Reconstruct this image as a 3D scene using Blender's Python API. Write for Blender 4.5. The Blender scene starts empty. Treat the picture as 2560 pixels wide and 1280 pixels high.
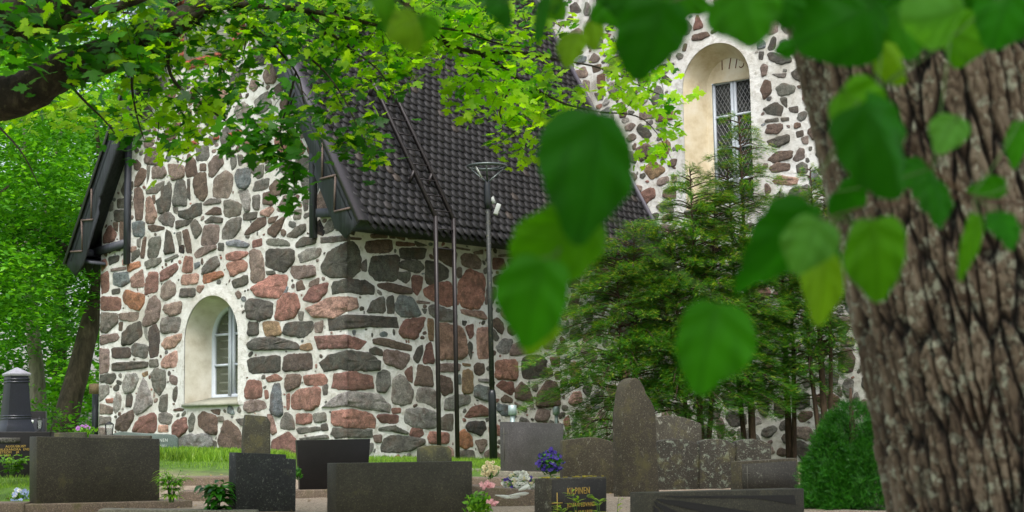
import bpy, math, random
import numpy as np
from mathutils import Vector, geometry
from math import radians, sin, cos, pi
rnd = random.Random(7)
rg = np.random.default_rng(11)
sc = bpy.context.scene
# ------------------------------------------------------------------ camera, world, sun, exposure
FPX, PITCH, ROLL, YAWA = 3837.4, 0.11572, -0.016275, -0.710987
fwd = np.array([0, cos(PITCH), sin(PITCH)]); _u = np.array([0, -sin(PITCH), cos(PITCH)]); _r = np.array([1., 0, 0])
RT = _r*cos(ROLL)+_u*sin(ROLL); UP = -_r*sin(ROLL)+_u*cos(ROLL)
cam = bpy.data.cameras.new('camera'); camo = bpy.data.objects.new('camera', cam); sc.collection.objects.link(camo)
from mathutils import Matrix
camo.matrix_world = Matrix(((RT[0], UP[0], -fwd[0], 0), (RT[1], UP[1], -fwd[1], 0), (RT[2], UP[2], -fwd[2], 0), (0, 0, 0, 1)))
cam.sensor_width = 36; cam.lens = FPX/2560*36; cam.clip_start = .05; cam.clip_end = 600
cam.dof.use_dof = True; cam.dof.focus_distance = 23.5; cam.dof.aperture_fstop = 5.0; cam.dof.aperture_blades = 9
sc.camera = camo
SUN_EL, SUN_AZ = radians(60), radians(-172)          # azimuth from +y (view direction) towards +x
w = bpy.data.worlds.new('World'); sc.world = w; w.use_nodes = True
nt = w.node_tree; bgn = nt.nodes['Background']
sky = nt.nodes.new('ShaderNodeTexSky'); sky.sky_type = 'NISHITA'; sky.sun_disc = False
sky.sun_elevation = SUN_EL; sky.sun_rotation = SUN_AZ; sky.dust_density = 4; sky.air_density = 1.2; sky.altitude = 50
hsv = nt.nodes.new('ShaderNodeHueSaturation'); hsv.inputs['Saturation'].default_value = .55
nt.links.new(sky.outputs[0], hsv.inputs['Color']); nt.links.new(hsv.outputs[0], bgn.inputs['Color'])
bgn.inputs['Strength'].default_value = .15
sl = bpy.data.lights.new('sun', 'SUN'); sl.energy = 1.5; sl.angle = radians(25); sl.color = (1, .985, .96)
so = bpy.data.objects.new('sun', sl); sc.collection.objects.link(so)
sd = Vector((sin(SUN_AZ)*cos(SUN_EL), cos(SUN_AZ)*cos(SUN_EL), sin(SUN_EL)))
so.rotation_euler = sd.to_track_quat('Z', 'Y').to_euler(); so.location = (0, 0, 30)
sc.view_settings.view_transform = 'Standard'; sc.view_settings.look = 'None'; sc.view_settings.exposure = 0.85; sc.view_settings.gamma = 1
sc.cycles.max_bounces = 8; sc.cycles.diffuse_bounces = 4; sc.cycles.transparent_max_bounces = 8; sc.cycles.use_denoising = True
# ------------------------------------------------------------------ geometry of the view (used to take real positions off the photograph)
dA = np.array([cos(YAWA), sin(YAWA), 0.]); dB = np.array([-sin(YAWA), cos(YAWA), 0.]); Z = np.array([0, 0, 1.])
def ray(x, y): return RT*(x-1280)/FPX+UP*(640-y)/FPX+fwd
def P(x, y, d): return ray(x, y)*d
def hit(x, y, p0, n): v = ray(x, y); return v*((p0@n)/(v@n))
C = P(870, 1145, 23.3)*1.0
def gz(x, y):                                           # terrain height
    zf = -.31-.05*(np.clip(x, -9, 2.5)+2.54)
    t = np.clip((y-15.5)/5.5, 0, 1); t = t*t*(3-2*t)
    zn = -.62-.45*np.clip((10-y)/8, 0, 1)+.17*np.clip((-4.25-x)/.3, 0, 1)*np.clip((y-14.5)/.5, 0, 1)
    return zn*(1-t)+zf*t
def gab(x, y, off=0.): h = hit(x, y, C-dB*off, dB); return (h-C)@dA, h[2]
def side(x, y, off=0.): h = hit(x, y, C+dA*off, dA); return (h-C)@dB, h[2]
NL = 7.7
def nav(x, y, off=0.): h = hit(x, y, C+dB*(NL-off), dB); return (h-C)@dA, h[2]
def G(u, z, o=0.): return C*[1, 1, 0]+dA*u-dB*o+Z*z       # point on gable wall plane, o outwards
def S(v, z, o=0.): return C*[1, 1, 0]+dB*v+dA*o+Z*z       # on side wall
def N_(u, z, o=0.): return C*[1, 1, 0]+dB*NL+dA*u-dB*o+Z*z
# ------------------------------------------------------------------ object helpers
def tag(o, label=None, cat=None, group=None, kind=None):
    for k, v in (('label', label), ('category', cat), ('group', group), ('kind', kind)):
        if v: o[k] = v
    return o
def empty(name, loc=(0, 0, 0), label=None, cat=None, group=None):
    o = bpy.data.objects.new(name, None); sc.collection.objects.link(o); o.location = loc; o.empty_display_size = .2
    bpy.context.view_layer.update()
    return tag(o, label, cat, group)
def link(name, me, parent=None):
    o = bpy.data.objects.new(name, me); sc.collection.objects.link(o)
    if parent is not None:
        o.parent = parent
        if parent.type == 'EMPTY': o.matrix_parent_inverse = Matrix.Translation(-parent.location)
    return o
def npmesh(name, V, F, mats, mi=None, col=None, parent=None, smooth=False, uniform=None):
    """V (n,3); F list of faces or (m,k) array"""
    me = bpy.data.meshes.new(name); V = np.asarray(V, dtype=np.float32)
    if isinstance(F, np.ndarray):
        k = F.shape[1]; nf = len(F); loops = F.ravel(); starts = np.arange(0, nf*k, k)
    else:
        loops = np.fromiter((i for f in F for i in f), dtype=np.int32); ln = np.array([len(f) for f in F]); starts = np.concatenate(([0], np.cumsum(ln)[:-1])); nf = len(F)
    me.vertices.add(len(V)); me.vertices.foreach_set('co', V.ravel())
    me.loops.add(len(loops)); me.loops.foreach_set('vertex_index', loops.astype(np.int32))
    me.polygons.add(nf); me.polygons.foreach_set('loop_start', starts.astype(np.int32))
    for m in mats: me.materials.append(m)
    if mi is not None: me.polygons.foreach_set('material_index', np.asarray(mi, dtype=np.int32))
    me.update(calc_edges=True); me.validate()
    if smooth: me.polygons.foreach_set('use_smooth', np.ones(len(me.polygons), dtype=bool))
    if col is not None:
        a = me.color_attributes.new('tone', 'FLOAT_COLOR', 'POINT')
        c = np.ones((len(V), 4), dtype=np.float32); c[:, :3] = col; a.data.foreach_set('color', c.ravel())
    return link(name, me, parent)
class MB:
    def __init__(s): s.v = []; s.f = []; s.m = []; s.cur = 0
    def add(s, vs, fs):
        b = len(s.v); s.v += [tuple(map(float, p)) for p in vs]; s.f += [tuple(i+b for i in f) for f in fs]; s.m += [s.cur]*len(fs); return s
    def box(s, c, ax, ay, az):                          # centre, three half vectors
        c, ax, ay, az = map(np.array, (c, ax, ay, az)); vs = [c+i*ax+j*ay+k*az for i in (-1, 1) for j in (-1, 1) for k in (-1, 1)]
        return s.add(vs, [(0, 1, 3, 2), (4, 6, 7, 5), (0, 4, 5, 1), (2, 3, 7, 6), (0, 2, 6, 4), (1, 5, 7, 3)])
    def bar(s, a, b, w, h=None, up=Z):                  # rectangular bar from a to b
        a, b = np.array(a, float), np.array(b, float); h = w if h is None else h; d = b-a; l = np.linalg.norm(d); d = d/l
        x = np.cross(d, up); x = x/np.linalg.norm(x) if np.linalg.norm(x) > 1e-4 else np.array([1., 0, 0]); y = np.cross(x, d)
        return s.box((a+b)/2, d*l/2, x*w/2, y*h/2)
    def tube(s, pts, rs, n=10, wob=0., cap=True):
        pts = [np.array(p, float) for p in pts]; b = len(s.v); vs = []; ref = np.array([.31, .2, .9])
        for i, p in enumerate(pts):
            d = pts[min(i+1, len(pts)-1)]-pts[max(i-1, 0)]; d = d/(np.linalg.norm(d)+1e-9)
            x = np.cross(d, ref); x /= np.linalg.norm(x)+1e-9; y = np.cross(d, x); r = rs[i] if hasattr(rs, '__len__') else rs
            for k in range(n):
                a = 2*pi*k/n; q = r*(1+wob*(rnd.random()-.5)); vs.append(p+x*cos(a)*q+y*sin(a)*q)
        fs = [(i*n+k, i*n+(k+1) % n, (i+1)*n+(k+1) % n, (i+1)*n+k) for i in range(len(pts)-1) for k in range(n)]
        if cap: fs += [tuple(range(n))[::-1], tuple((len(pts)-1)*n+k for k in range(n))]
        return s.add(vs, fs)
    def prism(s, poly, n, t):                            # poly 3D points, extrude by vector n*t
        k = len(poly); n = np.array(n)*t; vs = list(poly)+[p+n for p in poly]
        return s.add(vs, [tuple(range(k)), tuple(range(2*k-1, k-1, -1))]+[(i, i+k, (i+1) % k+k, (i+1) % k) for i in range(k)])
    def build(s, name, mats, parent=None, smooth=False, bevel=0., seg=2):
        mats = mats if isinstance(mats, (list, tuple)) else [mats]
        o = npmesh(name, s.v, s.f, mats, s.m, None, parent, smooth)
        if bevel:
            b = o.modifiers.new('bevel', 'BEVEL'); b.width = bevel; b.segments = seg; b.limit_method = 'ANGLE'; b.angle_limit = radians(40)
        return o
def smoothline(pts, n=5):                               # catmull-rom
    pts = [np.array(p, float) for p in pts]; q = [2*pts[0]-pts[1]]+pts+[2*pts[-1]-pts[-2]]; out = []
    for i in range(1, len(q)-2):
        for t in np.linspace(0, 1, n, endpoint=False):
            out.append(.5*(2*q[i]+(q[i+1]-q[i-1])*t+(2*q[i-1]-5*q[i]+4*q[i+1]-q[i+2])*t*t+(-q[i-1]+3*q[i]-3*q[i+1]+q[i+2])*t**3))
    out.append(pts[-1]); return out
def vn(p, seed=0):                                      # vectorised value noise, p (n,3) -> [-1,1]
    p = np.asarray(p, float); i = np.floor(p).astype(np.int64); f = p-i; f = f*f*(3-2*f); r = 0
    for a in (0, 1):
        for b in (0, 1):
            for c in (0, 1):
                h = (i[:, 0]+a)*374761393+(i[:, 1]+b)*668265263+(i[:, 2]+c)*2147483647+seed*97531
                h = (h ^ (h >> 13))*1274126177; h = (h ^ (h >> 16)) & 0xffff
                r = r+(h/32767.5-1)*(f[:, 0] if a else 1-f[:, 0])*(f[:, 1] if b else 1-f[:, 1])*(f[:, 2] if c else 1-f[:, 2])
    return r
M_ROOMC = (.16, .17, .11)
def lin(c): return tuple((x/255/12.92 if x/255 <= .04045 else ((x/255+.055)/1.055)**2.4) for x in c)
# ------------------------------------------------------------------ materials
def mat(name): m = bpy.data.materials.new(name); m.use_nodes = True; return m, m.node_tree, m.node_tree.nodes['Principled BSDF']
def nd(t, k, **kw):
    n = t.nodes.new(k)
    for a, v in kw.items():
        if a in n.inputs: n.inputs[a].default_value = v
        else: setattr(n, a, v)
    return n
def L(t, a, b): t.links.new(a, b)
def noise(t, scale, det=4, rough=.6, vec=None, dist=0.):
    n = t.nodes.new('ShaderNodeTexNoise'); n.inputs['Scale'].default_value = scale; n.inputs['Detail'].default_value = det; n.inputs['Roughness'].default_value = rough; n.inputs['Distortion'].default_value = dist
    if vec is None:
        g = t.nodes.new('ShaderNodeNewGeometry'); vec = g.outputs['Position']
    L(t, vec, n.inputs['Vector']); return n
def ramp(t, fac, stops):
    r = t.nodes.new('ShaderNodeValToRGB'); e = r.color_ramp.elements
    e[0].position = stops[0][0]; e[0].color = (*stops[0][1], 1)
    e[1].position = stops[-1][0]; e[1].color = (*stops[-1][1], 1)
    for p, c in stops[1:-1]: q = e.new(p); q.color = (*c, 1)
    L(t, fac, r.inputs[0]); return r
def mix(t, fac, a, b, mode='MIX'):
    m = t.nodes.new('ShaderNodeMix'); m.data_type = 'RGBA'; m.blend_type = mode
    for v, s in ((fac, 0), (a, 6), (b, 7)):
        if hasattr(v, 'is_linked'): L(t, v, m.inputs[s])
        elif s == 0: m.inputs[0].default_value = v
        else: m.inputs[s].default_value = (*v, 1)
    return m.outputs[2]
def bump(t, bs, h, strength=.5, dist=.01):
    b = t.nodes.new('ShaderNodeBump'); b.inputs['Strength'].default_value = strength; b.inputs['Distance'].default_value = dist
    L(t, h, b.inputs['Height']); L(t, b.outputs[0], bs.inputs['Normal']); return b
def gray(v): return (v, v, v)
def simple(name, c, rough=.6, metal=0., sc_=40, var=.25, bs_=.3, bd=.002, spec=.5):
    m, t, b = mat(name); n = noise(t, sc_); r = ramp(t, n.outputs[0], [(.3, tuple(x*(1-var) for x in c)), (.7, tuple(min(1, x*(1+var)) for x in c))])
    L(t, r.outputs[0], b.inputs['Base Color']); b.inputs['Roughness'].default_value = rough; b.inputs['Metallic'].default_value = metal; b.inputs['Specular IOR Level'].default_value = spec
    bump(t, b, n.outputs[0], bs_, bd); return m
# whitewashed lime mortar
m, t, b = mat('lime_mortar'); n1 = noise(t, 1.1, 6, .65); n2 = noise(t, 9, 6, .7); n3 = noise(t, 60, 3)
c = ramp(t, n1.outputs[0], [(.3, lin((178, 172, 160))), (.48, lin((208, 206, 199))), (.66, lin((226, 225, 221)))]).outputs[0]
c = mix(t, ramp(t, n2.outputs[0], [(.5, gray(0)), (.7, gray(.7))]).outputs[0], c, lin((150, 142, 126)))
L(t, c, b.inputs['Base Color']); b.inputs['Roughness'].default_value = .95
ad = nd(t, 'ShaderNodeMath', operation='ADD'); mu = nd(t, 'ShaderNodeMath', operation='MULTIPLY'); mu.inputs[1].default_value = .35
L(t, n3.outputs[0], mu.inputs[0]); L(t, n2.outputs[0], ad.inputs[0]); L(t, mu.outputs[0], ad.inputs[1]); bump(t, b, ad.outputs[0], .9, .03); M_MORTAR = m
m, t, b = mat('window_plaster'); n1 = noise(t, 2.2, 6, .6); n2 = noise(t, 30, 4)
c = ramp(t, n1.outputs[0], [(.3, lin((174, 164, 142))), (.5, lin((206, 200, 184))), (.7, lin((224, 220, 208)))]).outputs[0]
L(t, c, b.inputs['Base Color']); b.inputs['Roughness'].default_value = .95; bump(t, b, n2.outputs[0], .5, .006); M_PLASTER = m
m, t, b = mat('ochre_washed_plaster'); n1 = noise(t, 1.6, 6, .65); n2 = noise(t, 30, 4)
L(t, ramp(t, n1.outputs[0], [(.3, lin((182, 162, 126))), (.5, lin((212, 198, 168))), (.7, lin((226, 219, 202)))]).outputs[0], b.inputs['Base Color']); b.inputs['Roughness'].default_value = .95; bump(t, b, n2.outputs[0], .5, .006); M_PLASTER2 = m
# field stones: tone from the attribute, speckled granite and lichen
m, t, b = mat('field_stone'); at = nd(t, 'ShaderNodeVertexColor', layer_name='tone'); g = nd(t, 'ShaderNodeNewGeometry')
n1 = noise(t, 7, 6, .7); n2 = noise(t, 70, 4, .8); vo = nd(t, 'ShaderNodeTexVoronoi'); vo.inputs['Scale'].default_value = 120; L(t, g.outputs['Position'], vo.inputs['Vector'])
c = mix(t, 1., at.outputs[0], ramp(t, n1.outputs[0], [(.3, gray(.5)), (.5, gray(1.0)), (.66, gray(1.45))]).outputs[0], 'MULTIPLY')
c = mix(t, 1., c, ramp(t, n2.outputs[0], [(.33, gray(.42)), (.5, gray(1.)), (.66, gray(1.8))]).outputs[0], 'MULTIPLY')
n4 = noise(t, 16, 5, .75); c = mix(t, ramp(t, n4.outputs[0], [(.58, gray(0)), (.72, gray(.55))]).outputs[0], c, lin((150, 148, 132)))
n5 = noise(t, 5, 5, .7); c = mix(t, ramp(t, n5.outputs[0], [(.48, gray(0)), (.66, gray(.6))]).outputs[0], c, lin((96, 76, 62)))
mp = nd(t, 'ShaderNodeMapping'); mp.inputs['Scale'].default_value = (3, 3, 16); mp.inputs['Rotation'].default_value = (.5, .3, 0); L(t, g.outputs['Position'], mp.inputs[0]); n6 = noise(t, 1.5, 5, .7, mp.outputs[0], .8); c = mix(t, 1., c, ramp(t, n6.outputs[0], [(.34, gray(.6)), (.46, gray(1.)), (.6, gray(1.)), (.7, gray(1.4))]).outputs[0], 'MULTIPLY')
L(t, c, b.inputs['Base Color']); b.inputs['Roughness'].default_value = .85
ad = nd(t, 'ShaderNodeMath', operation='ADD'); L(t, n1.outputs[0], ad.inputs[0]); L(t, n2.outputs[0], ad.inputs[1]); bump(t, b, ad.outputs[0], .9, .035); M_STONE = m
# bricks
M_BRICK = simple('old_brick', lin((150, 82, 62)), .9, 0, 18, .35, .6, .006)
M_TILE, t, b = mat('roof_tile'); g = nd(t, 'ShaderNodeNewGeometry'); n1 = noise(t, 1.2, 5); n2 = noise(t, 50, 3)
c = ramp(t, g.outputs['Random Per Island'], [(0., lin((38, 37, 38))), (.5, lin((48, 47, 48))), (.95, lin((57, 56, 57))), (1., lin((82, 74, 68)))]).outputs[0]
c = mix(t, ramp(t, n1.outputs[0], [(.45, gray(0)), (.8, gray(.5))]).outputs[0], c, lin((66, 62, 60)))
L(t, c, b.inputs['Base Color']); b.inputs['Specular IOR Level'].default_value = .3; b.inputs['Roughness'].default_value = .6; bump(t, b, n2.outputs[0], .3, .004)
M_TAR, t, b = mat('tarred_wood'); g = nd(t, 'ShaderNodeNewGeometry'); mp = nd(t, 'ShaderNodeMapping'); mp.inputs['Scale'].default_value = (30, 30, 2); L(t, g.outputs['Position'], mp.inputs[0]); n1 = noise(t, 1, 4, .6, mp.outputs[0])
L(t, ramp(t, n1.outputs[0], [(.3, lin((46, 48, 54))), (.7, lin((72, 75, 84)))]).outputs[0], b.inputs['Base Color']); b.inputs['Roughness'].default_value = .6; bump(t, b, n1.outputs[0], .4, .004)
M_CAP = simple('dark_sheet_metal', lin((88, 84, 92)), .45, .2, 60, .15, .1, .001)
M_BATTEN = simple('worn_batten', lin((92, 78, 70)), .8, 0, 30, .3)
M_LADDER = simple('brown_painted_steel', lin((44, 39, 39)), .45, .2, 30, .15, .1, .001)
M_FRAME = simple('pale_blue_paint', lin((196, 204, 212)), .5, 0, 30, .06, .1, .001)
M_INNER = simple('inner_sash_paint', lin((190, 196, 180)), .6, 0, 30, .06, .1, .001)
M_SILL = simple('stone_sill', lin((150, 150, 134)), .8, 0, 12, .2, .3, .003)
M_DARK = simple('dark_interior', (.012, .013, .012), .9)
M_LEAD = simple('lead_strip', lin((150, 150, 150)), .5, .3)
M_GLASS, t, b = mat('window_glass'); b.inputs['Base Color'].default_value = (.15, .17, .12, 1); b.inputs['Roughness'].default_value = .08; b.inputs['Alpha'].default_value = .5; b.inputs['Specular IOR Level'].default_value = .8  # grey-green base colour stands in for reflected trees
M_GLASS2, t, b = mat('leaded_glass'); b.inputs['Roughness'].default_value = .15; n1 = noise(t, 5, 3)
L(t, ramp(t, n1.outputs[0], [(.4, lin((42, 44, 44))), (.6, lin((70, 72, 68)))]).outputs[0], b.inputs['Base Color']); bump(t, b, n1.outputs[0], .2, .01)
def granite(name, base, lich=.0, rough=.55, speck=.5, lc=(150, 152, 138), moss=0., spec=.5, scale=1.):
    m, t, b = mat(name); v = nd(t, 'ShaderNodeTexVoronoi'); v.inputs['Scale'].default_value = 150*scale; g = nd(t, 'ShaderNodeNewGeometry'); L(t, g.outputs['Position'], v.inputs['Vector'])
    base = lin(base); n1 = noise(t, 2.5, 6, .65)
    c = mix(t, 1., base, ramp(t, n1.outputs[0], [(.3, (.7, .68, .62)), (.7, (1.3, 1.28, 1.25))]).outputs[0], 'MULTIPLY')
    sp = ramp(t, v.outputs['Color'], [(.0, gray(1-speck)), (.6, gray(1.)), (.8, gray(1+speck)), (1., gray(1+4*speck))]).outputs[0]; c = mix(t, 1., c, sp, 'MULTIPLY')
    hn = n1.outputs[0]
    if lich > 0:
        n2 = noise(t, 14, 6, .72, dist=.4); p = .72-lich*.3; c = mix(t, ramp(t, n2.outputs[0], [(p-.03, gray(0)), (p+.05, gray(.85))]).outputs[0], c, lin(lc)); hn = n2.outputs[0]
        n6 = noise(t, 60, 3); c = mix(t, ramp(t, n6.outputs[0], [(.62, gray(0)), (.68, gray(.7*min(1, lich*1.5)))]).outputs[0], c, lin((176, 176, 160)))
    if moss > 0:
        n3 = noise(t, 5, 5, .7); c = mix(t, ramp(t, n3.outputs[0], [(.62-moss*.3, gray(0)), (.8-moss*.3, gray(.8))]).outputs[0], c, lin((88, 84, 48)))
    L(t, c, b.inputs['Base Color']); b.inputs['Roughness'].default_value = rough; b.inputs['Specular IOR Level'].default_value = spec
    bump(t, b, hn, .35 if rough > .4 else .03, .006); return m
def leafmat(name, cols, trans, tcol=None, rough=.45, shade=None, spec=.4):
    m, t, b = mat(name); g = nd(t, 'ShaderNodeNewGeometry'); k = len(cols); c = ramp(t, g.outputs['Random Per Island'], [(i/(k-1), lin(x)) for i, x in enumerate(cols)]).outputs[0]
    n = noise(t, 1.3, 2); c = mix(t, 1., c, ramp(t, n.outputs[0], [(.35, gray(.7)), (.65, gray(1.25))]).outputs[0], 'MULTIPLY')
    L(t, c, b.inputs['Base Color']); b.inputs['Roughness'].default_value = rough; b.inputs['Specular IOR Level'].default_value = spec
    tr = nd(t, 'ShaderNodeBsdfTranslucent'); tc = mix(t, 1., c, tcol or (1.9, 1.7, .35), 'MULTIPLY'); L(t, tc, tr.inputs['Color'])
    ms = nd(t, 'ShaderNodeMixShader'); ms.inputs[0].default_value = trans; L(t, b.outputs[0], ms.inputs[1]); L(t, tr.outputs[0], ms.inputs[2])
    L(t, ms.outputs[0], t.nodes['Material Output'].inputs[0]); return m
def barkmat(name, cols, sc_=(14, 14, 3), lich=.3, bd=.02, lc=(140, 146, 124)):
    m, t, b = mat(name); g = nd(t, 'ShaderNodeNewGeometry'); mp = nd(t, 'ShaderNodeMapping'); mp.inputs['Scale'].default_value = sc_; L(t, g.outputs['Position'], mp.inputs[0])
    n1 = noise(t, 1, 6, .7, mp.outputs[0], .5); c = ramp(t, n1.outputs[0], [(.3, lin(cols[0])), (.5, lin(cols[1])), (.7, lin(cols[2]))]).outputs[0]
    n2 = noise(t, 9, 6, .7); c = mix(t, ramp(t, n2.outputs[0], [(.7-lich*.3, gray(0)), (.78-lich*.3, gray(.7))]).outputs[0], c, lin(lc))
    L(t, c, b.inputs['Base Color']); b.inputs['Roughness'].default_value = .95; bump(t, b, n1.outputs[0], .9, bd); return m
# ------------------------------------------------------------------ church
PAL = dict(g=(108, 106, 98), d=(82, 80, 72), l=(138, 136, 130), r=(154, 112, 98), R=(126, 92, 82), p=(166, 134, 120), b=(100, 84, 73), m=(126, 112, 103),
           k=(110, 117, 118), o=(156, 108, 80), y=(142, 118, 88), e=(82, 73, 68), D=(56, 56, 56), q=(166, 130, 114), x=(14, 13, 12))
ST = {}
ST['C1'] = (230, 480, 4.573, '''
g 295 90 375 80 388 120 388 180 300 182;d 262 210 385 205 380 330 265 325;R 135 500 205 380 280 480 240 560 130 585;b 245 360 295 352 290 445 262 410
b 320 358 375 358 372 530 318 545;b 488 -20 530 -55 575 0 590 60 575 310 500 315 485 100;p 612 80 680 70 740 260 710 350 620 350;b 690 50 720 45 718 120 695 110
d 735 100 800 60 790 0 850 -70 910 -60 890 200 770 245;g 960 -130 1060 -130 1085 60 1080 155 925 150;b 1200 -200 1300 -220 1320 20 1270 105 1190 30 1155 -100
g 1275 130 1350 85 1460 82 1465 130 1280 155;g 930 180 975 185 970 240 945 225;d 990 215 1090 205 1180 135 1245 135 1258 260 1100 305 1000 285
b 1305 245 1400 185 1465 190 1475 260 1320 260;d 1295 330 1380 290 1490 300 1480 355 1300 355;g 755 310 850 225 945 290 920 400 830 365;d 970 330 1160 305 1080 380 965 425
g 1120 370 1190 320 1260 430 1185 540;m 1290 400 1370 380 1450 390 1440 580 1310 625 1245 590;k 462 350 595 340 600 490 560 515 480 500;b 650 385 720 390 825 400 820 430 700 450 650 420
d 845 440 900 470 950 680 825 710;g 970 480 1020 470 1018 600 990 590;b 1040 450 1100 440 1145 690 1080 680;b 590 525 625 525 600 750 555 740
g 680 545 780 510 785 580 750 740 640 745 655 590;x 1000 610 1050 620 1050 690 1005 680;g 520 550 555 540 550 625 525 610;m 1175 700 1250 640 1410 610 1410 660 1200 760
d 1455 595 1505 600 1500 670 1450 660;d 460 700 540 655 540 730 455 800;d 195 745 305 730 300 790 200 835;p 345 780 400 760 400 810 360 835;r 108 800 150 780 175 830 110 910
m 220 875 380 855 385 890 225 912;o 415 830 545 790 555 850 420 915;g 605 800 700 770 780 755 790 800 720 840 630 880;g 835 770 960 715 990 740 850 795
r 1060 740 1150 750 1148 910 1030 915;R 790 910 960 815 985 880 890 970 790 1020;k 1175 820 1220 810 1230 840 1180 880;g 1265 880 1330 790 1420 735 1460 830 1400 890 1260 940
p 1035 950 1215 935 1205 1050 1018 1060;o 1285 945 1480 905 1495 970 1290 1050 1270 1010;p 1210 1075 1285 1075 1240 1140 1205 1130;d 1015 1105 1175 1100 1180 1195 1005 1205
m 800 1090 880 1010 950 1060 950 1170 860 1225 795 1200;R 610 1140 625 1010 660 930 755 920 750 1130 610 1165;p 445 990 580 885 595 1080 460 1088;k 245 930 400 920 430 1030 330 1075 250 1060
R 106 960 190 915 195 1120 106 1165;d 230 1120 315 1105 315 1155 240 1170;o 360 1150 400 1125 600 1175 590 1270 540 1350 450 1320 365 1260;R 103 1195 320 1205 330 1353 103 1353;p 460 630 500 630 500 660 450 690''')
ST['C2'] = (540, 480, 4.571, '''
g 90 110 160 90 280 140 285 260 110 285;l 250 -10 360 -10 385 50 385 200 345 225 310 110;g 425 60 500 40 495 195 430 190;b 540 20 620 5 655 90 650 145 550 130
p 515 220 620 170 655 210 600 270 520 265;m 695 215 790 40 860 90 880 180 830 235;g 990 70 1055 50 1050 190 1010 205;g 905 220 975 205 960 300 895 305
m 1165 90 1190 0 1230 -35 1265 0 1275 180 1165 190;g 80 430 150 330 290 290 270 430 190 520 75 535;d 320 250 465 230 455 305 320 325;b 345 450 460 320 560 290 570 380 420 460 330 490
b 610 300 710 275 660 340 610 355;b 600 420 750 290 785 300 740 400 680 510 600 470;g 815 490 950 390 1020 365 1020 440 940 500 830 515;x 1140 390 1190 330 1235 450 1220 490 1135 460
g 1245 400 1290 335 1350 325 1345 430 1250 470;g 1385 405 1510 405 1510 445 1385 440;g 1210 520 1515 495 1515 560 1210 585;k 125 570 250 560 380 595 340 640 130 610
R 425 560 520 535 520 610 430 630;g 580 570 610 535 780 545 840 600 820 620 610 610;d 920 590 1000 520 1130 530 1125 590 920 640;r 570 690 575 690 576 700 570 700
d 570 690 620 655 880 655 890 800 780 905 720 895 580 850;l 940 720 1050 660 1200 645 1180 740 980 810;d 1210 850 1290 690 1480 590 1560 580 1610 640 1640 760 1635 900 1530 980 1300 965 1220 910
r 115 710 240 690 360 685 360 720 240 770 120 775;r 120 820 300 780 355 820 340 890 190 965;m 385 690 440 665 520 690 560 940 530 1020 410 1030;d 575 905 650 905 680 935 600 940
m 860 850 1120 840 1130 960 920 990 860 920;d 190 1010 350 950 360 1050 210 1100;r 390 1100 640 960 820 955 800 1100 700 1210 480 1190;k 775 1160 800 1100 825 1095 800 1160
b 930 1050 980 1020 1020 1110 930 1125;m 1080 1030 1170 985 1165 1050 1070 1080;R 985 1240 1090 1090 1280 1035 1260 1150 1150 1250;d 1325 1080 1350 1020 1500 1005 1700 1010 1800 1080 1790 1170 1650 1165 1530 1130 1340 1165''')
ST['C4'] = (560, 740, 3.122, '''
d 170 70 200 20 375 50 375 160 280 190 185 170;r 395 180 420 50 480 -20 560 -10 590 80 550 165 470 185;p 640 100 820 20 1030 15 1040 90 860 160 700 165;g 585 130 620 130 615 180 590 180
d 195 210 265 210 265 300 185 305;y 300 205 420 200 450 300 330 315;d 460 300 490 210 695 195 690 270 610 320;m 710 215 770 200 765 280 715 280
d 820 180 960 150 1345 165 1358 250 1120 240 960 255 825 270;d 180 370 250 330 400 325 580 370 585 420 420 415 200 425;y 600 385 670 370 685 420 605 420;R 710 315 940 310 1105 355 1060 415 740 415
d 180 490 430 460 435 595 200 605;e 455 590 480 460 670 445 690 500 680 575;d 750 520 830 460 980 435 1130 450 1215 510 1205 580 1000 575 900 565 790 592;r 335 640 400 618 450 640 440 660 345 670
b 480 650 500 620 600 618 590 700 500 740 475 710;r 625 620 780 610 805 660 780 695 640 700;R 845 720 870 610 1000 600 1155 625 1160 720 1000 725;R 165 740 190 660 290 665 295 780 230 800 170 790
k 370 780 385 690 440 690 450 850 460 920 430 940 365 910;r 320 745 340 745 345 790 325 795;r 530 780 600 730 750 710 745 850 680 885 530 880;d 775 710 810 700 805 760 780 765
r 490 780 515 768 510 870 490 880;l 775 870 900 770 1000 750 1200 770 1290 850 1285 910 1100 875 980 860;m 165 830 220 815 320 825 330 875 200 908 160 880;r 845 990 850 900 1000 895 1150 920 1180 960 1170 1030 980 1020 870 1010
g 450 980 480 910 530 940 555 1040 450 1030;r 565 920 680 925 685 990 570 1000;g 700 920 790 910 795 975 710 985;d 765 1010 800 1000 812 1045 770 1045;g 570 1030 740 1020 750 1050 590 1080
g 840 1080 860 1030 1150 1040 1155 1105 880 1105;g 590 1110 800 1080 815 1115 600 1125;R 375 1130 470 1090 500 1065 565 1130 565 1250 480 1260 370 1220;p 340 935 380 940 410 1050 375 1080
b -45 1130 0 990 30 975 110 1040 145 1130 110 1235 -10 1225;d 95 965 165 955 165 1025 120 990;m 640 1150 760 1140 780 1220 650 1240;g 800 1140 960 1130 950 1230 810 1240''')
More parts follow.
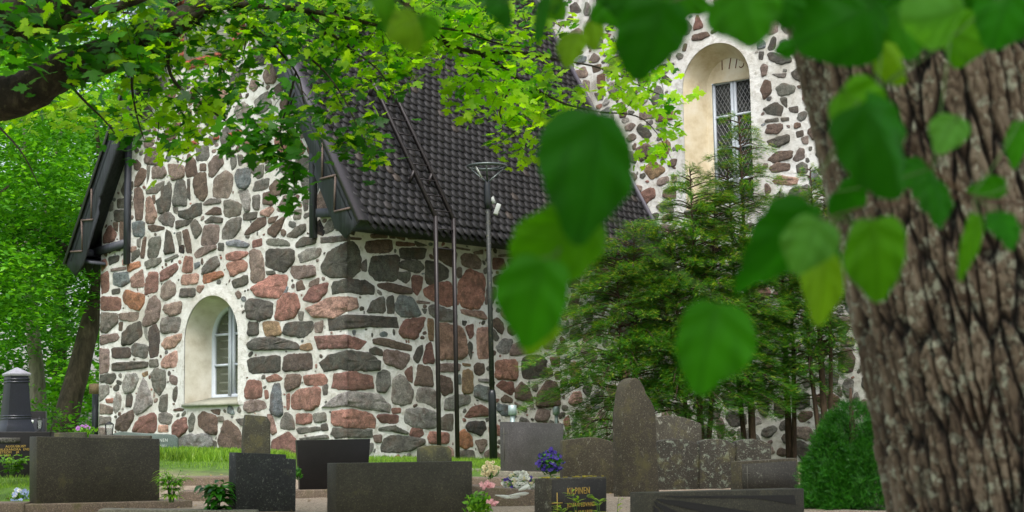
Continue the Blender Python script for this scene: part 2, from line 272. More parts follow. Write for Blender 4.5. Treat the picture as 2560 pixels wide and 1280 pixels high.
ST['C3'] = (230, 740, 3.122, '''
m 405 200 440 50 490 0 535 60 520 190 430 235 405 225;m 555 110 570 70 700 40 690 130 620 152;g 545 180 600 168 685 170 700 230 660 280 545 290;m 220 135 365 125 355 180 310 193 220 185
g 60 130 200 140 200 210 110 285 60 270;b 215 215 240 210 235 262 212 262;d 240 300 290 240 380 195 390 310 300 370 240 385;m 58 310 190 292 208 320 190 350 58 388
l 410 260 430 250 437 350 415 300;e 445 260 500 220 525 300 520 460 450 475;e 155 405 295 402 300 480 165 487;g 315 400 340 372 435 385 430 488 315 460;p 550 380 570 330 700 292 708 330 640 400 570 415
m 52 420 135 418 130 590 52 605;d 160 520 435 508 435 560 250 580 158 585;g 450 505 510 492 515 545 455 555;p 540 530 570 480 660 425 665 500 650 550 560 560;y 395 605 430 592 430 615 405 625
d 55 620 180 605 185 640 155 680 55 670;l 245 670 270 620 345 610 360 660 320 740 260 760 240 720;d 200 660 230 670 220 690 198 680;d 170 720 190 698 212 705 205 735 175 735;l 58 700 130 700 130 760 58 830
l 175 820 200 755 225 790 220 870 185 908 172 890;d 270 780 300 762 312 800 305 860 265 860;l 325 880 395 640 430 700 472 840 400 900 350 920;g 465 620 500 565 570 590 575 690 530 775 485 720
g 525 860 540 790 590 765 585 895 530 895;m 52 840 165 870 155 920 52 920;r 108 805 165 800 160 830 120 832;g 50 940 145 945 145 985 50 1010;b 185 1030 200 960 320 885 325 950 270 1050 200 1045
R 312 1060 370 960 480 910 505 950 495 1060 400 1070;g 525 930 560 915 628 930 610 1000 530 990;p 525 1010 585 1012 590 1060 520 1060;R 628 1010 660 975 730 950 745 1040 680 1095 630 1095
g 760 960 780 920 805 950 790 1040 760 1055;b 830 940 870 908 970 940 975 1080 900 1065 835 1010;b 645 882 690 880 715 882 705 897 645 897;l 670 1110 750 1085 900 1080 935 1120 935 1200 900 1240 680 1240;d 940 1140 970 1145 970 1215 935 1215
b 930 890 1000 885 990 925 950 910;g 985 945 1020 945 1025 980 990 975;m 50 1030 160 1035 150 1090 50 1100''')
ST['C7'] = (300, 280, 4.571, '''
m 280 540 340 400 440 420 490 560 440 600 300 590;m 290 300 370 300 400 350 340 400 290 390;b 165 570 190 553 240 605 200 658 170 640;b 210 690 240 655 295 665 290 750 240 820 170 850 180 760
g 315 620 345 615 330 750 305 820;m 370 640 400 615 490 620 528 700 490 745 370 762;m 545 600 600 600 730 620 730 745 590 778;b 765 560 790 490 860 560 880 710 770 740 750 650;g 885 400 1000 395 1018 500 980 550 880 555
b 920 600 975 600 980 665 920 665;m 1015 600 1080 510 1160 520 1185 590 1060 740 1025 720;d 770 780 800 780 805 1010 775 950;g 310 880 500 790 490 860 420 920 300 935;g 550 820 565 803 585 830 570 860
m 1065 960 1080 770 1210 680 1285 730 1275 870 1240 970 1130 975;g 1270 560 1290 500 1325 520 1325 600 1280 655;g 1350 500 1400 505 1395 590 1365 600;k 1320 740 1350 655 1485 650 1485 800 1440 870 1350 850
g 1500 640 1640 600 1635 720 1580 755 1510 690;g 1525 880 1560 800 1705 755 1680 880 1540 905;b 1715 860 1780 790 1880 820 1880 920 1760 960;d 1910 200 1990 175 1990 300 1945 330;r 1960 430 1990 350 2060 335 2110 420 2080 480 1990 505
g 2005 620 2030 540 2140 510 2185 560 2180 650 2000 665;g 2070 740 2120 690 2165 690 2165 880 2100 940;r 1770 300 1880 260 1915 400 1900 490 1780 430;m 1655 540 1720 525 1740 570 1670 585;r 700 360 900 350 880 390 790 440 740 420
m 2050 180 2100 160 2120 260 2070 300;m 1910 90 1990 60 2010 130 1930 150;g 15 900 60 790 75 930 40 945;l 1020 280 1100 260 1100 330 1050 380''')
ST['C5'] = (860, 560, 4.267, '''
d 60 50 110 60 100 110 60 90;b 55 140 175 150 170 170 55 165;b 290 110 440 100 460 150 300 150;b 490 90 540 85 540 145 495 140;b 570 110 640 130 640 170 575 150;b 690 140 860 135 850 165 690 165
b 235 250 250 185 500 170 505 260 480 300 260 308;R 565 185 745 205 745 235 565 235;g 755 180 890 230 790 235;d 595 255 870 255 850 375 610 375;d 265 520 300 350 580 335 555 605 350 600;g 190 430 240 378 235 500 190 490
g 600 420 640 395 800 390 855 470 780 522 680 480 605 465;g 580 520 695 515 690 600 650 620 580 580;d 875 395 1000 420 1110 480 1110 575 930 640 880 620;b 955 255 1110 270 1205 310 1180 455 1110 430 960 335
R 725 590 740 558 838 570 820 680 780 755 735 690;r 1225 620 1330 485 1470 540 1500 600 1490 800 1430 900 1260 885 1220 740;r 855 700 960 650 1120 610 1150 680 1220 800 1215 860 1080 865 940 810 865 770
m 1250 350 1300 320 1400 340 1455 390 1440 480 1270 440;m 1175 240 1340 270 1330 285 1180 262;m 1385 300 1475 275 1470 320 1400 320;m 1205 500 1230 475 1250 480 1250 560 1215 565;R 1595 375 1690 375 1725 470 1690 480 1590 480
m 1650 330 1800 310 1810 350 1660 350;b 1590 560 1800 525 1830 600 1740 655 1600 640;m 1505 850 1530 680 1610 680 1610 760 1580 840;m 1740 380 1900 380 1900 470 1800 480;g 1650 740 1800 700 1800 800 1660 800
b 360 640 500 635 720 690 720 745 560 730 370 680;g 250 940 300 830 425 780 440 945;d 460 800 525 768 535 935 465 945;k 545 870 590 775 720 790 825 960 780 980 620 985 550 920;m 785 815 910 835 900 852 790 850
g 835 910 880 910 860 948;g 915 900 960 860 1200 940 1190 1010 1140 1045 1000 1020 920 960;p 1250 910 1480 930 1520 1010 1500 1020 1260 960;d 1270 1040 1300 1040 1290 1070 1270 1070
R 590 1160 640 1030 870 995 820 1120 760 1225 640 1210;y 890 1030 950 1025 955 1235 905 1230;q 995 1090 1060 1065 1250 1100 1295 1250 1300 1390 1250 1440 1010 1440 995 1350;R 1295 1100 1380 1075 1370 1190 1340 1210;q 1420 1120 1560 1115 1560 1430 1425 1430''')
ST['C6'] = (860, 850, 4.129, '''
b 305 -5 400 -20 690 55 690 115 560 95 310 40;d 270 100 320 88 385 105 385 160 280 140;m 415 200 425 100 560 130 670 150 670 200 600 305 430 240;d 720 180 760 90 808 65 800 150 765 232
R 820 200 850 60 900 35 930 235 830 232;d 1280 60 1300 20 1325 60 1310 200 1290 120;l 1570 70 1650 0 1740 0 1690 140 1600 120;m 1715 150 1740 60 1830 20 1960 90 1950 130 1740 160;r 1560 215 1785 205 1785 415 1570 400
d 1835 230 1860 180 2000 160 2075 210 2070 380 1880 400 1840 370;R 2130 180 2220 180 2220 270 2150 260;R 2085 320 2130 290 2150 350 2090 385;m 965 245 1195 245 1185 325 970 330;y 1230 240 1300 250 1295 270 1235 265
b 1350 270 1380 245 1440 255 1445 330 1400 355 1355 330;R 1570 470 1640 430 1740 440 1755 520 1720 560 1640 520;b 1770 520 1830 440 1900 490 1950 630 1870 620 1775 600;b 1985 690 2000 560 2100 420 2200 450 2235 680
g 340 450 350 350 400 325 470 340 470 450 430 535 345 520;l 490 640 510 420 580 362 640 400 705 530 700 640 600 670;R 630 340 700 270 705 430 660 400;b 730 460 760 350 765 260 900 290 920 480 820 455
b 975 430 1000 370 1100 410 1120 540 1030 560 985 500;k 1165 370 1200 370 1205 450 1170 430;y 1225 540 1230 320 1280 310 1330 350 1330 540;l 1390 400 1510 405 1500 440 1400 430
k 1350 500 1390 465 1510 500 1560 560 1520 640 1350 590;b 1625 610 1670 575 1735 610 1730 650 1640 640;l 745 590 780 510 860 505 940 530 940 710 870 650 770 630;l 1040 680 1060 610 1160 570 1300 575 1300 650 1120 720 1040 715
R 1245 790 1320 700 1420 680 1500 730 1495 780 1300 800;D 1265 900 1290 850 1440 840 1465 920 1400 980 1360 950 1280 935;k 1590 660 1700 680 1700 790 1620 760 1585 720;m 1760 640 1880 700 1880 750 1780 690
R 350 800 370 770 555 770 550 860 400 850;l 625 850 640 720 800 715 945 750 945 920 740 900;r 495 710 580 705 575 750 510 755;g 1000 820 1080 770 1120 780 1120 930 1000 920;g 360 910 500 895 650 950 640 975 470 940 370 945
R 680 980 710 915 790 915 815 970 760 1005;r 870 1010 900 950 1080 960 1075 1070 890 1065;o 1180 1080 1180 980 1230 925 1320 1010 1320 1090 1250 1115;g 385 1100 420 1020 500 985 830 1020 820 1080 650 1150 400 1160
m 1350 1040 1470 1030 1470 1080 1410 1165;g 1185 1150 1330 1140 1345 1240 1190 1240;m 310 990 380 985 380 1050 320 1050;R 2270 830 2320 780 2330 900 2290 930''')
ST['C8'] = (1600, 0, 2., '''
m 160 0 220 0 215 20 165 30;b 180 60 215 30 250 35 245 65 195 82;g 290 35 335 20 345 50 300 52;R 265 150 285 70 315 120 310 140;b 262 175 330 160 350 180 300 200 262 205;g 515 160 540 125 580 130 585 180 540 192
m 545 100 580 65 610 90 600 115 570 110;m 630 130 665 85 690 120 685 160 640 175;k 585 220 605 195 628 215 625 240 590 242;d 640 235 665 185 682 195 675 245 645 250;d 595 260 620 258 615 300 593 298
d 640 275 660 262 750 285 750 310 700 322 650 300;g 680 440 720 415 775 430 770 465 700 482;g 660 370 730 365 725 388 690 388;g 715 345 735 345 733 360 715 360;d 700 490 735 488 735 540 710 520
d 620 545 680 510 715 540 700 580 640 570;d 745 540 790 530 790 565 755 560;g 625 600 690 588 690 610 630 612;g 705 590 745 585 745 605 710 608;b 630 665 640 625 710 618 710 650 680 670
d 637 705 700 680 745 675 745 710 690 735 650 725;d 780 660 815 650 818 680 785 688;m 805 690 840 680 840 720 815 718;m 765 795 800 738 820 750 820 790 785 805;b 640 800 680 760 760 755 755 790 680 812
b 648 840 680 815 750 818 745 850 660 865;g 780 830 810 812 840 825 835 862 790 865;p 665 905 700 878 785 890 780 925 680 920;d 755 365 790 340 800 410 765 390;d 140 275 155 270 150 305 138 300
d 95 325 165 313 168 325 100 338;R 80 600 100 560 165 555 175 590 120 608 85 605;y 60 770 85 720 140 700 150 730 130 790 80 780;y 20 850 60 800 130 850 60 900;m 0 560 70 560 75 590 0 600''')
ST['C9'] = (800, 0, 2., '''
b 1120 0 1155 0 1150 30 1130 25;b 1130 60 1165 55 1168 90 1135 90;g 1175 60 1222 60 1220 95 1180 95;g 1250 30 1280 10 1305 50 1290 65 1255 65;b 1190 110 1225 105 1225 130 1195 130;g 1335 200 1410 195 1410 240 1345 245
d 1440 200 1470 190 1470 225 1445 230;d 1205 320 1240 300 1268 325 1260 350 1215 350;k 1275 300 1300 280 1335 285 1325 310 1285 325;m 1345 300 1370 265 1400 290 1390 310 1350 315;m 1270 360 1320 335 1340 370 1325 390 1280 390
b 1360 330 1405 320 1405 350 1370 365;b 1225 380 1260 375 1260 400 1230 405;b 1265 420 1300 412 1300 460 1270 465;m 1315 400 1348 405 1345 450 1320 455;R 1385 380 1425 370 1425 430 1390 445;g 1370 465 1420 465 1415 500 1390 500''')
# gable/side stones live in one unfolded plane (u<0 gable, u>0 side wall)
def unf(x, y):
    u, z = gab(x, y); return (u, z) if u <= 0 else side(x, y)
def parse(keys, fn):
    out = []
    for k in keys:
        ox, oy, s, txt = ST[k]
        for it in txt.replace('\n', ';').split(';'):
            q = it.split()
            if len(q) < 7: continue
            v = list(map(float, q[1:])); pts = np.array([fn(ox+v[i]/s, oy+v[i+1]/s) for i in range(0, len(v)-1, 2)])
            if np.ptp(pts[:, 0]) < .02: continue
            out.append((q[0], pts))
    return out
def inpoly(px, py, poly):
    r = np.zeros(px.shape, bool); n = len(poly)
    for i in range(n):
        (x1, y1), (x2, y2) = poly[i], poly[i-1]
        if y1 == y2: continue
        r ^= ((y1 > py) != (y2 > py)) & (px < (x2-x1)*(py-y1)/(y2-y1)+x1)
    return r
class Occ:
    def __init__(s, u0, u1, z0, z1, r=.016): s.u0, s.z0, s.r = u0, z0, r; s.a = np.zeros((int((u1-u0)/r), int((z1-z0)/r)), bool)
    def patch(s, poly, pad):
        c = poly.mean(0); d = poly-c; l = np.linalg.norm(d, axis=1, keepdims=True)+1e-6; q = c+d*(1+pad/l); lo = np.floor((q.min(0)-[s.u0, s.z0])/s.r).astype(int); hi = np.ceil((q.max(0)-[s.u0, s.z0])/s.r).astype(int)+1
        lo2 = np.maximum(lo, 0); hi2 = np.minimum(hi, s.a.shape)
        if (hi2 <= lo2).any(): return None
        i = np.arange(lo2[0], hi2[0]); j = np.arange(lo2[1], hi2[1]); U, V = np.meshgrid(s.u0+i*s.r, s.z0+j*s.r, indexing='ij')
        return (slice(lo2[0], hi2[0]), slice(lo2[1], hi2[1])), inpoly(U, V, q)
    def put(s, poly, pad=0.): p = s.patch(poly, pad); 
    def mark(s, poly, pad=0.):
        p = s.patch(poly, pad)
        if p: s.a[p[0]] |= p[1]
    def free(s, poly, pad): p = s.patch(poly, pad); return p is not None and not (s.a[p[0]] & p[1]).any()
def rpoly(c, a, b, th):
    n = rnd.randint(5, 7); t0 = rnd.random()*6; q = []
    for i in range(n):
        t = t0+2*pi*(i+rnd.uniform(-.25, .25))/n; r = rnd.uniform(.95, 1.3); x, y = a*cos(t)*r, b*sin(t)*r
        x = max(-a, min(a, x)); y = max(-b, min(b, y)); q.append((c[0]+x*cos(th)-y*sin(th), c[1]+x*sin(th)+y*cos(th)))
    return np.array(q)
def fill(occ, u0, u1, z0, z1, sizes, tries, cols, gap, test=None):
    out = []
    for (s0, s1), n in zip(sizes, tries):
        for _ in range(n):
            c = (rnd.uniform(u0, u1), rnd.uniform(z0, z1))
            if test and not test(*c): continue
            k = occ.a[min(max(int((c[0]-occ.u0)/occ.r), 0), occ.a.shape[0]-1), min(max(int((c[1]-occ.z0)/occ.r), 0), occ.a.shape[1]-1)]
            if k: continue
            a = rnd.uniform(s0, s1); b = a*rnd.uniform(.5, .85); th = rnd.gauss(0, .35) if rnd.random() < .8 else rnd.gauss(pi/2, .3)
            p = rpoly(c, a, b, th)
            if occ.free(p, gap): occ.mark(p, .0); out.append((rnd.choice(cols), p))
    return out
def stone_mesh(stones, fn, clip=None):
    """bulging rough-faced stones; fn(u,z,h) -> 3D arrays"""
    V = []; F = []; Cc = []; MI = []; b = 0
    for si, (ck, p) in enumerate(stones):
        cor = np.ptp(p[:, 0]) > 0 and (abs(p[:, 0]) < 1e-6).sum() >= 2
        if not cor: p = np.stack([p*.87+np.roll(p, -1, 0)*.13, p*.13+np.roll(p, -1, 0)*.87], 1).reshape(-1, 2)
        q = np.roll(p, -1, 0); seg = np.linalg.norm(q-p, axis=1); cum = np.concatenate(([0], np.cumsum(seg))); per = cum[-1]; n = int(np.clip(per/.028, 14, 64))
        t = np.linspace(0, per, n, endpoint=False); idx = np.searchsorted(cum, t, 'right')-1; fr = (t-cum[idx])/(seg[idx]+1e-9); o = p[idx]+(q[idx]-p[idx])*fr[:, None]
        sz = math.sqrt(abs(np.ptp(p[:, 0])*np.ptp(p[:, 1]))); c = o.mean(0)
        if cor:
            for q_ in p[abs(p[:, 0]) < 1e-6]: o[np.argmin(((o-q_)**2).sum(1))] = q_
        cm = (abs(o[:, 0]) < 1e-6) if cor else None
        nz = vn(np.c_[o*11, np.full(n, si*3.7)])*.4+vn(np.c_[o*30, np.full(n, si*1.7)], 3)*.35; d = o-c; l = np.linalg.norm(d, axis=1, keepdims=True)+1e-6
        o = c+d*(1+nz[:, None]*min(.03, sz*.11)/l)
        if cor: o[cm, 0] = 0.
        hole = ck == 'x'; H = (.006+.10*sz*rnd.uniform(.2, .5)) if not hole else .0; H = min(H, .035); tx, ty = rnd.gauss(0, .05), rnd.gauss(0, .06)  # wall holes are flat black patches, their inner shade painted as tone
        rings = []
        for k, (s_, h_) in enumerate(((1.02, -.015), (.975, .35), (.9, .8), (.62, 1.), (.3, 1.05))):
            r = c+(o-c)*s_
            if cor: r[cm, 0] = 0.; r[:, 0] = np.maximum(r[:, 0], 0) if c[0] > 0 else np.minimum(r[:, 0], 0)
            if k == 0: h = np.full(n, -.012)
            else: h = np.full(n, H*h_)+(r-c)@[tx, ty]*.8*min(1, k/2)+vn(np.c_[r*22, np.full(n, si)], 5)*min(.014, H*.5)
            if k and not hole: h = np.maximum(h, .002)
            if hole: h = np.full(n, .004-.0*k)
            rings.append(np.c_[r, h])
        rings.append(np.array([[c[0], c[1], H*1.05 if not hole else .004]])); R = np.concatenate(rings)
        if clip is not None: R[:, 0] = np.clip(R[:, 0], clip[0], clip[1])
        V.append(fn(R)); base = np.array(lin(PAL[ck]))*rnd.uniform(.82, 1.2)*np.array([rnd.uniform(.95, 1.06), 1, rnd.uniform(.94, 1.05)]); Cc.append(np.repeat(base[None], len(R), 0)); nr = 5
        for k in range(nr-1):
            for i in range(n): j = (i+1) % n; F.append((b+k*n+i, b+k*n+j, b+(k+1)*n+j, b+(k+1)*n+i))
        for i in range(n): F.append((b+(nr-1)*n+i, b+(nr-1)*n+(i+1) % n, b+nr*n))
        MI += [1]*(n*nr); b += len(R)
    return np.concatenate(V), F, np.concatenate(Cc), MI
def wall_face(outer, holes, fn):
    polys = [[Vector((a, b_, 0)) for a, b_ in outer]]+[[Vector((a, b_, 0)) for a, b_ in h] for h in holes]
    tri = geometry.tessellate_polygon(polys); flat = np.array([(v.x, v.y, 0.) for pl in polys for v in pl]); return fn(flat), [tuple(t) for t in tri]
def fold(R):
    u, z, h = R[:, 0], R[:, 1], R[:, 2]; ea = (u > -1e-4)[:, None]*1.; eb = (u < 1e-4)[:, None]*1.
    return (C*[1, 1, 0])[None]+dA*np.minimum(u, 0)[:, None]+dB*np.maximum(u, 0)[:, None]+h[:, None]*(-dB*eb+dA*ea)+Z*z[:, None]
def navf(R): return (C*[1, 1, 0]+dB*NL)[None]+dA*R[:, 0:1]-dB*R[:, 2:3]+Z*R[:, 1:2]
def wall(name, outer, holes, stones, fn, parent, clip=None):
    V1, F1 = wall_face(outer, holes, fn); 
    c0 = fn(np.array([[np.mean([q[0] for q in outer]), np.mean([q[1] for q in outer]), 0.]])); 
    if stones:
        V2, F2, C2, M2 = stone_mesh(stones, fn, clip); F = F1+[tuple(i+len(V1) for i in f) for f in F2]; V = np.concatenate([V1, V2]); col = np.concatenate([np.ones((len(V1), 3)), C2]); MI = [0]*len(F1)+M2
    else: V, F, col, MI = V1, F1, np.ones((len(V1), 3)), [0]*len(F1)
    return npmesh(name, V, F, [M_MORTAR, M_STONE], MI, col, parent)
church = empty('church', tuple(G(-3.2, -.3)), 'grey and red fieldstone church with white mortar joints and steep dark tiled annex roof', 'church')
# --- openings
def arch(cu, hw, z0, zs, n=20, hz=None):                     # from bottom left, over, to bottom right
    hz = hw if hz is None else hz
    return [(cu-hw, z0)]+[(cu-hw*cos(pi*i/n), zs+hz*sin(pi*i/n)) for i in range(n+1)]+[(cu+hw, z0)]
W1L, W1R, W1B, W1T = gab(463, 900)[0], gab(597, 900)[0], gab(530, 1014)[1], gab(545, 737)[1]
w1c, w1h = (W1L+W1R)/2, (W1R-W1L)/2; w1out = arch(w1c, w1h, W1B, W1T-w1h)
W2L, W2R, W2T = nav(1711, 330)[0], nav(1878, 250)[0], nav(1800, 106)[1]; W2B = nav(1800, 520)[1]
w2c, w2h = (W2L+W2R)/2, (W2R-W2L)/2; w2out = arch(w2c, w2h, W2B, W2T-w2h)
RC, RHW, RZ, RT_ = -3.15, 3.80, 3.30, math.tan(radians(59.8))  # roof centre, half width at outer edge, its height, slope
def roofz(u, off=0.): return RZ+(RHW-abs(u-RC))*RT_+off
GL = -6.5
# --- gable + side stones
def near_w1(u, z):
    if abs(u-w1c) < w1h+.13 and W1B-.05 < z < W1T-w1h: return False
    return math.hypot(u-w1c, z-(W1T-w1h)) > w1h+.2 or z < W1T-w1h-.1 and abs(u-w1c) > w1h+.13 or z < W1B-.05
def splitc(k, p):
    if p[:, 0].min() > -.04 or p[:, 0].max() < .04: p = p.copy(); p[:, 0] = np.minimum(p[:, 0], -.004) if p[:, 0].mean() < 0 else np.maximum(p[:, 0], .004); return [(k, p)]
    out = []
    for s_ in (-1, 1):
        q = []
        for a, b_ in zip(p, np.roll(p, -1, 0)):
            ia, ib = a[0]*s_ >= 0, b_[0]*s_ >= 0
            if ia: q.append(a)
            if ia != ib: t = a[0]/(a[0]-b_[0]); q.append(np.array([0., a[1]+(b_[1]-a[1])*t]))
        out.append((k, np.array(q)))
    return out
traced = parse(['C1', 'C2', 'C4', 'C3', 'C7', 'C5', 'C6'], unf)
SL = 8.0
occ = Occ(GL-.2, SL+.2, -.7, 9.8)
done = []
for k, p in traced:
    c = p.mean(0); dd_ = p-c; p = c+dd_*(1+.034/(np.linalg.norm(dd_, axis=1, keepdims=True)+1e-6)); done += splitc(k, p); occ.mark(p, .005)
for q in ([(w1c-w1h-.16, W1B), (w1c-w1h-.16, W1T-w1h)]+[(w1c-(w1h+.16)*cos(t), W1T-w1h+(w1h+.16)*sin(t)) for t in np.linspace(0, pi, 12)]+[(w1c+w1h+.13, W1B)],): occ.mark(np.array(q))
BN = (-4.13, -2.75, 6.55, 8.2)                               # blind niche with brick edge high on the gable
occ.mark(np.array([(BN[0]-.35, BN[2]-.3), (BN[1]+.35, BN[2]-.3), (BN[1]+.35, BN[3]), (BN[0]-.35, BN[3])]))
def okg(u, z):
    if u < 0: return z < roofz(u)-.3 and u > GL+.05
    return z < 3.15
mixc = list('ggggddbbmmmRrlkp')
done += fill(occ, GL, SL, -.5, 9.2, [(.2, .3), (.13, .2), (.08, .13), (.045, .08), (.022, .045)], [4000, 9000, 10000, 9000, 5000], mixc, .008, okg)
gs = [s_ for s_ in done if s_[1].mean(0)[0] <= 0 and okg(*s_[1].mean(0))]; ss_ = [s_ for s_ in done if s_[1].mean(0)[0] > 0]
gout = [(GL, -.8), (0, -.8), (0, 3.35), (0, roofz(0)-.06), (RC, roofz(RC)-.06), (GL, roofz(GL)-.06)]
wall('gable_wall', gout, [w1out[::-1]], gs, fold, church, (GL, 99))
wall('side_wall', [(0, -.9), (SL-.3, -.9), (SL-.3, 3.6), (0, 3.6)], [], ss_, fold, church)
mb = MB(); mb.prism([G(GL, -.8, 0), G(GL, 3.4, 0), G(GL, 3.4, -NL), G(GL, -.8, -NL)], -dA, .03); mb.build('rear_side_wall', M_MORTAR, church)
# --- nave
tn = parse(['C8', 'C9'], nav); occ = Occ(-4.2, 9.2, -.9, 10.6, .02); dn = []
for k, p in tn: p = p.mean(0)+(p-p.mean(0))*1.15; dn.append((k, p)); occ.mark(p, .005)
occ.mark(np.array([(w2c-w2h-.13, W2B-.3), (w2c-w2h-.13, W2T-w2h)]+[(w2c-(w2h+.17)*cos(t), W2T-w2h+(w2h+.17)*sin(t)) for t in np.linspace(0, pi, 12)]+[(w2c+w2h+.2, W2B-.3)]))
def okn(u, z): return u > RC and (u > .2 and z > -.6 or z > roofz(u)-.6)
dn += fill(occ, -3.4, 9, -.8, 10.3, [(.19, .28), (.13, .19), (.08, .13), (.04, .07)], [4000, 9000, 8000, 3000], list('gggglddmmbbbmmkR'), .004, okn)
wall('nave_wall', [(-9, -.9), (9.2, -.9), (9.2, 11.5), (-9, 11.5)], [w2out[::-1]], dn, navf, church)
mb = MB(); mb.prism([N_(9.2, -.9), N_(9.2, 11.5), N_(9.2, 11.5, -9), N_(9.2, -.9, -9)], -dA, .05); mb.prism([N_(-9, -.9), N_(-9, 11.5), N_(-9, 11.5, -9), N_(-9, -.9, -9)], dA, .05); mb.build('nave_end_wall', M_MORTAR, church)
mb = MB(); mb.prism([N_(-9.3, 11.45, .5), N_(9.5, 11.45, .5), N_(9.5, 17.5, -4.6), N_(-9.3, 17.5, -4.6)], Z, .08); mb.prism([N_(-9.3, 11.45, -9.6), N_(9.5, 11.45, -9.6), N_(9.5, 17.5, -4.6), N_(-9.3, 17.5, -4.6)], Z, .08); mb.build('nave_roof', M_TILE, church)
# --- window reveals: ring between two arches, back wall
def reveal(name, outl, inl, fn, depth, mat_, par, raise_=0.):
    n = len(outl); V = np.concatenate([fn(np.array([(a, b, .004) for a, b in outl])), fn(np.array([(a, b, -depth) for a, b in inl]))])
    return npmesh(name, V, [(i, i+1, n+i+1, n+i) for i in range(n-1)], [mat_], None, None, par, True)
def ringband(name, outl, wd, fn, h, mat_, par, cz):
    n = len(outl); V1 = []; V2 = []
    cu = np.mean([o[0] for o in outl]); 
    for k, (a, b) in enumerate(outl):
        d = np.array([a-cu, max(b-cz, 0)]); d = d/np.linalg.norm(d); ww = wd*(1+.35*vn(np.array([[a*6, b*6, 1.]]))[0]); V1.append((a, b, .004+h)); V2.append((a+d[0]*ww, b+d[1]*ww, .001))
    V = fn(np.array(V1+V2)); return npmesh(name, V, [(i, n+i, n+i+1, i+1) for i in range(n-1)], [mat_], None, None, par, True)
D1 = .50
f1 = gab(533, 900, -D1)[0]; c1m = gab(582, 900, -D1)[0]; t1 = gab(578, 764, -D1)[1]; b1 = gab(560, 994, -D1)[1]; h1 = c1m-f1
w1in = arch(c1m, h1+.03, b1-.03, t1-h1+.02, 20)
win = npmesh('arched_window', fold(np.array([(a, b, -D1-.001) for a, b in w1in+[]])), [tuple(range(len(w1in)))], [M_DARK], None, None, church)
win.hide_render = False
# replace solid backing by a deep dark box behind panes
bpy.data.objects.remove(win)
win = MB()
def plane1(u, z, o=0.): return G(u, z, -D1+o)
fr = arch(c1m, h1, b1, t1-h1, 20)
def archframe(mb, fr, fn, w_, t_, cu, zs):
    n = len(fr); inn = []
    for a, b in fr:
        if b <= zs+1e-6: inn.append((a+(w_ if a < cu else -w_), max(b, fr[0][1]+w_)))
        else: d = np.array([a-cu, b-zs]); l = np.linalg.norm(d); inn.append((cu+d[0]*(l-w_)/l, zs+d[1]*(l-w_)/l))
    b0 = [fn(a, b, t_) for a, b in fr]+[fn(a, b, t_) for a, b in inn]+[fn(a, b, -t_) for a, b in fr]+[fn(a, b, -t_) for a, b in inn]; fs = []
    for i in range(n-1): fs += [(i, i+1, n+i+1, n+i), (n+i, n+i+1, 3*n+i+1, 3*n+i), (2*n+i, i, i+1, 2*n+i+1)]
    i = n-1; fs += [(i, 0, n, n+i), (n+i, n, 3*n, 3*n+i)]
    mb.add(b0, fs)
archframe(win, fr, plane1, .055, .035, c1m, t1-h1)
wo = win.build('arched_window', M_FRAME, church)
mb = MB()
mb.bar(plane1(c1m-.045, b1+.03, .012), plane1(c1m-.045, t1-.02, .012), .055, .06, dB); mb.bar(plane1(c1m+.045, b1+.03, .004), plane1(c1m+.045, t1-.02, .004), .055, .06, dB); mb.bar(plane1(c1m, b1+.03, .045), plane1(c1m, t1-.03, .045), .035, .02, dB)
mb.build('mullion', M_FRAME, wo)
for y in (837, 913):
    zz = gab(555, y, -D1)[1]
    for s_ in (-1, 1): mb = MB(); mb.bar(plane1(c1m+s_*.06, zz), plane1(c1m+s_*(h1-.04), zz), .028, .04); mb.build('glazing_bar', M_FRAME, wo)
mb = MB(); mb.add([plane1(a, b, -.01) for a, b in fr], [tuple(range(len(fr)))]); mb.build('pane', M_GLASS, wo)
def inner(u, z, o=0.): return G(u, z, -D1-.16+o)
mb = MB(); zs_ = t1-h1
for s_ in (-1, 1):
    uc = c1m+s_*h1*.48; top = zs_+math.sqrt(max(0, h1*h1-(uc-c1m)**2))-.03; mb.bar(inner(uc, b1), inner(uc, top), .035, .03, dB)
    for k in range(1, 12):
        zz = b1+k*.145-.03; 
        if zz > t1-.1: break
        lim = h1 if zz < zs_ else math.sqrt(max(.0, h1*h1-(zz-zs_)**2))
        if lim > .1: mb.bar(inner(c1m+s_*.05, zz), inner(c1m+s_*lim, zz), .028 if k % 2 else .042, .03)
mb.bar(inner(c1m, b1), inner(c1m, t1), .09, .04, dB); mb.build('inner_sash', M_INNER, wo)
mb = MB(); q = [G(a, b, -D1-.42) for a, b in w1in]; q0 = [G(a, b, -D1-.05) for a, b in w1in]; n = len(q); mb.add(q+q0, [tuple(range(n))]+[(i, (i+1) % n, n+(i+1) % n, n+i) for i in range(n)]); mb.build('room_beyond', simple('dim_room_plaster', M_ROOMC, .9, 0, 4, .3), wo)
reveal('window_reveal', w1out, arch(c1m, h1+.005, b1, t1-h1+.005, 20), lambda R: fold2(R), D1-.03, M_PLASTER, wo) if False else None
def gabf(R): return (C*[1, 1, 0])[None]+dA*R[:, 0:1]-dB*R[:, 2:3]+Z*R[:, 1:2]
reveal('window_reveal', w1out, arch(c1m, h1-.005, b1, t1-h1-.005, 20), gabf, D1-.03, M_PLASTER, wo)
ringband('window_surround', w1out, .17, gabf, .018, M_MORTAR, wo, W1T-w1h)
mb = MB(); a0, a1 = G(W1L-.03, W1B, .05), G(W1R+.03, W1B, .05); b0, b1_ = G(c1m+h1, b1+.0, -D1+.02), G(c1m-h1, b1+.0, -D1+.02)
mb.prism([a0+Z*.04, a1+Z*.04, b0+Z*.01, b1_+Z*.01], -Z, .05); mb.build('sill', M_SILL, wo)
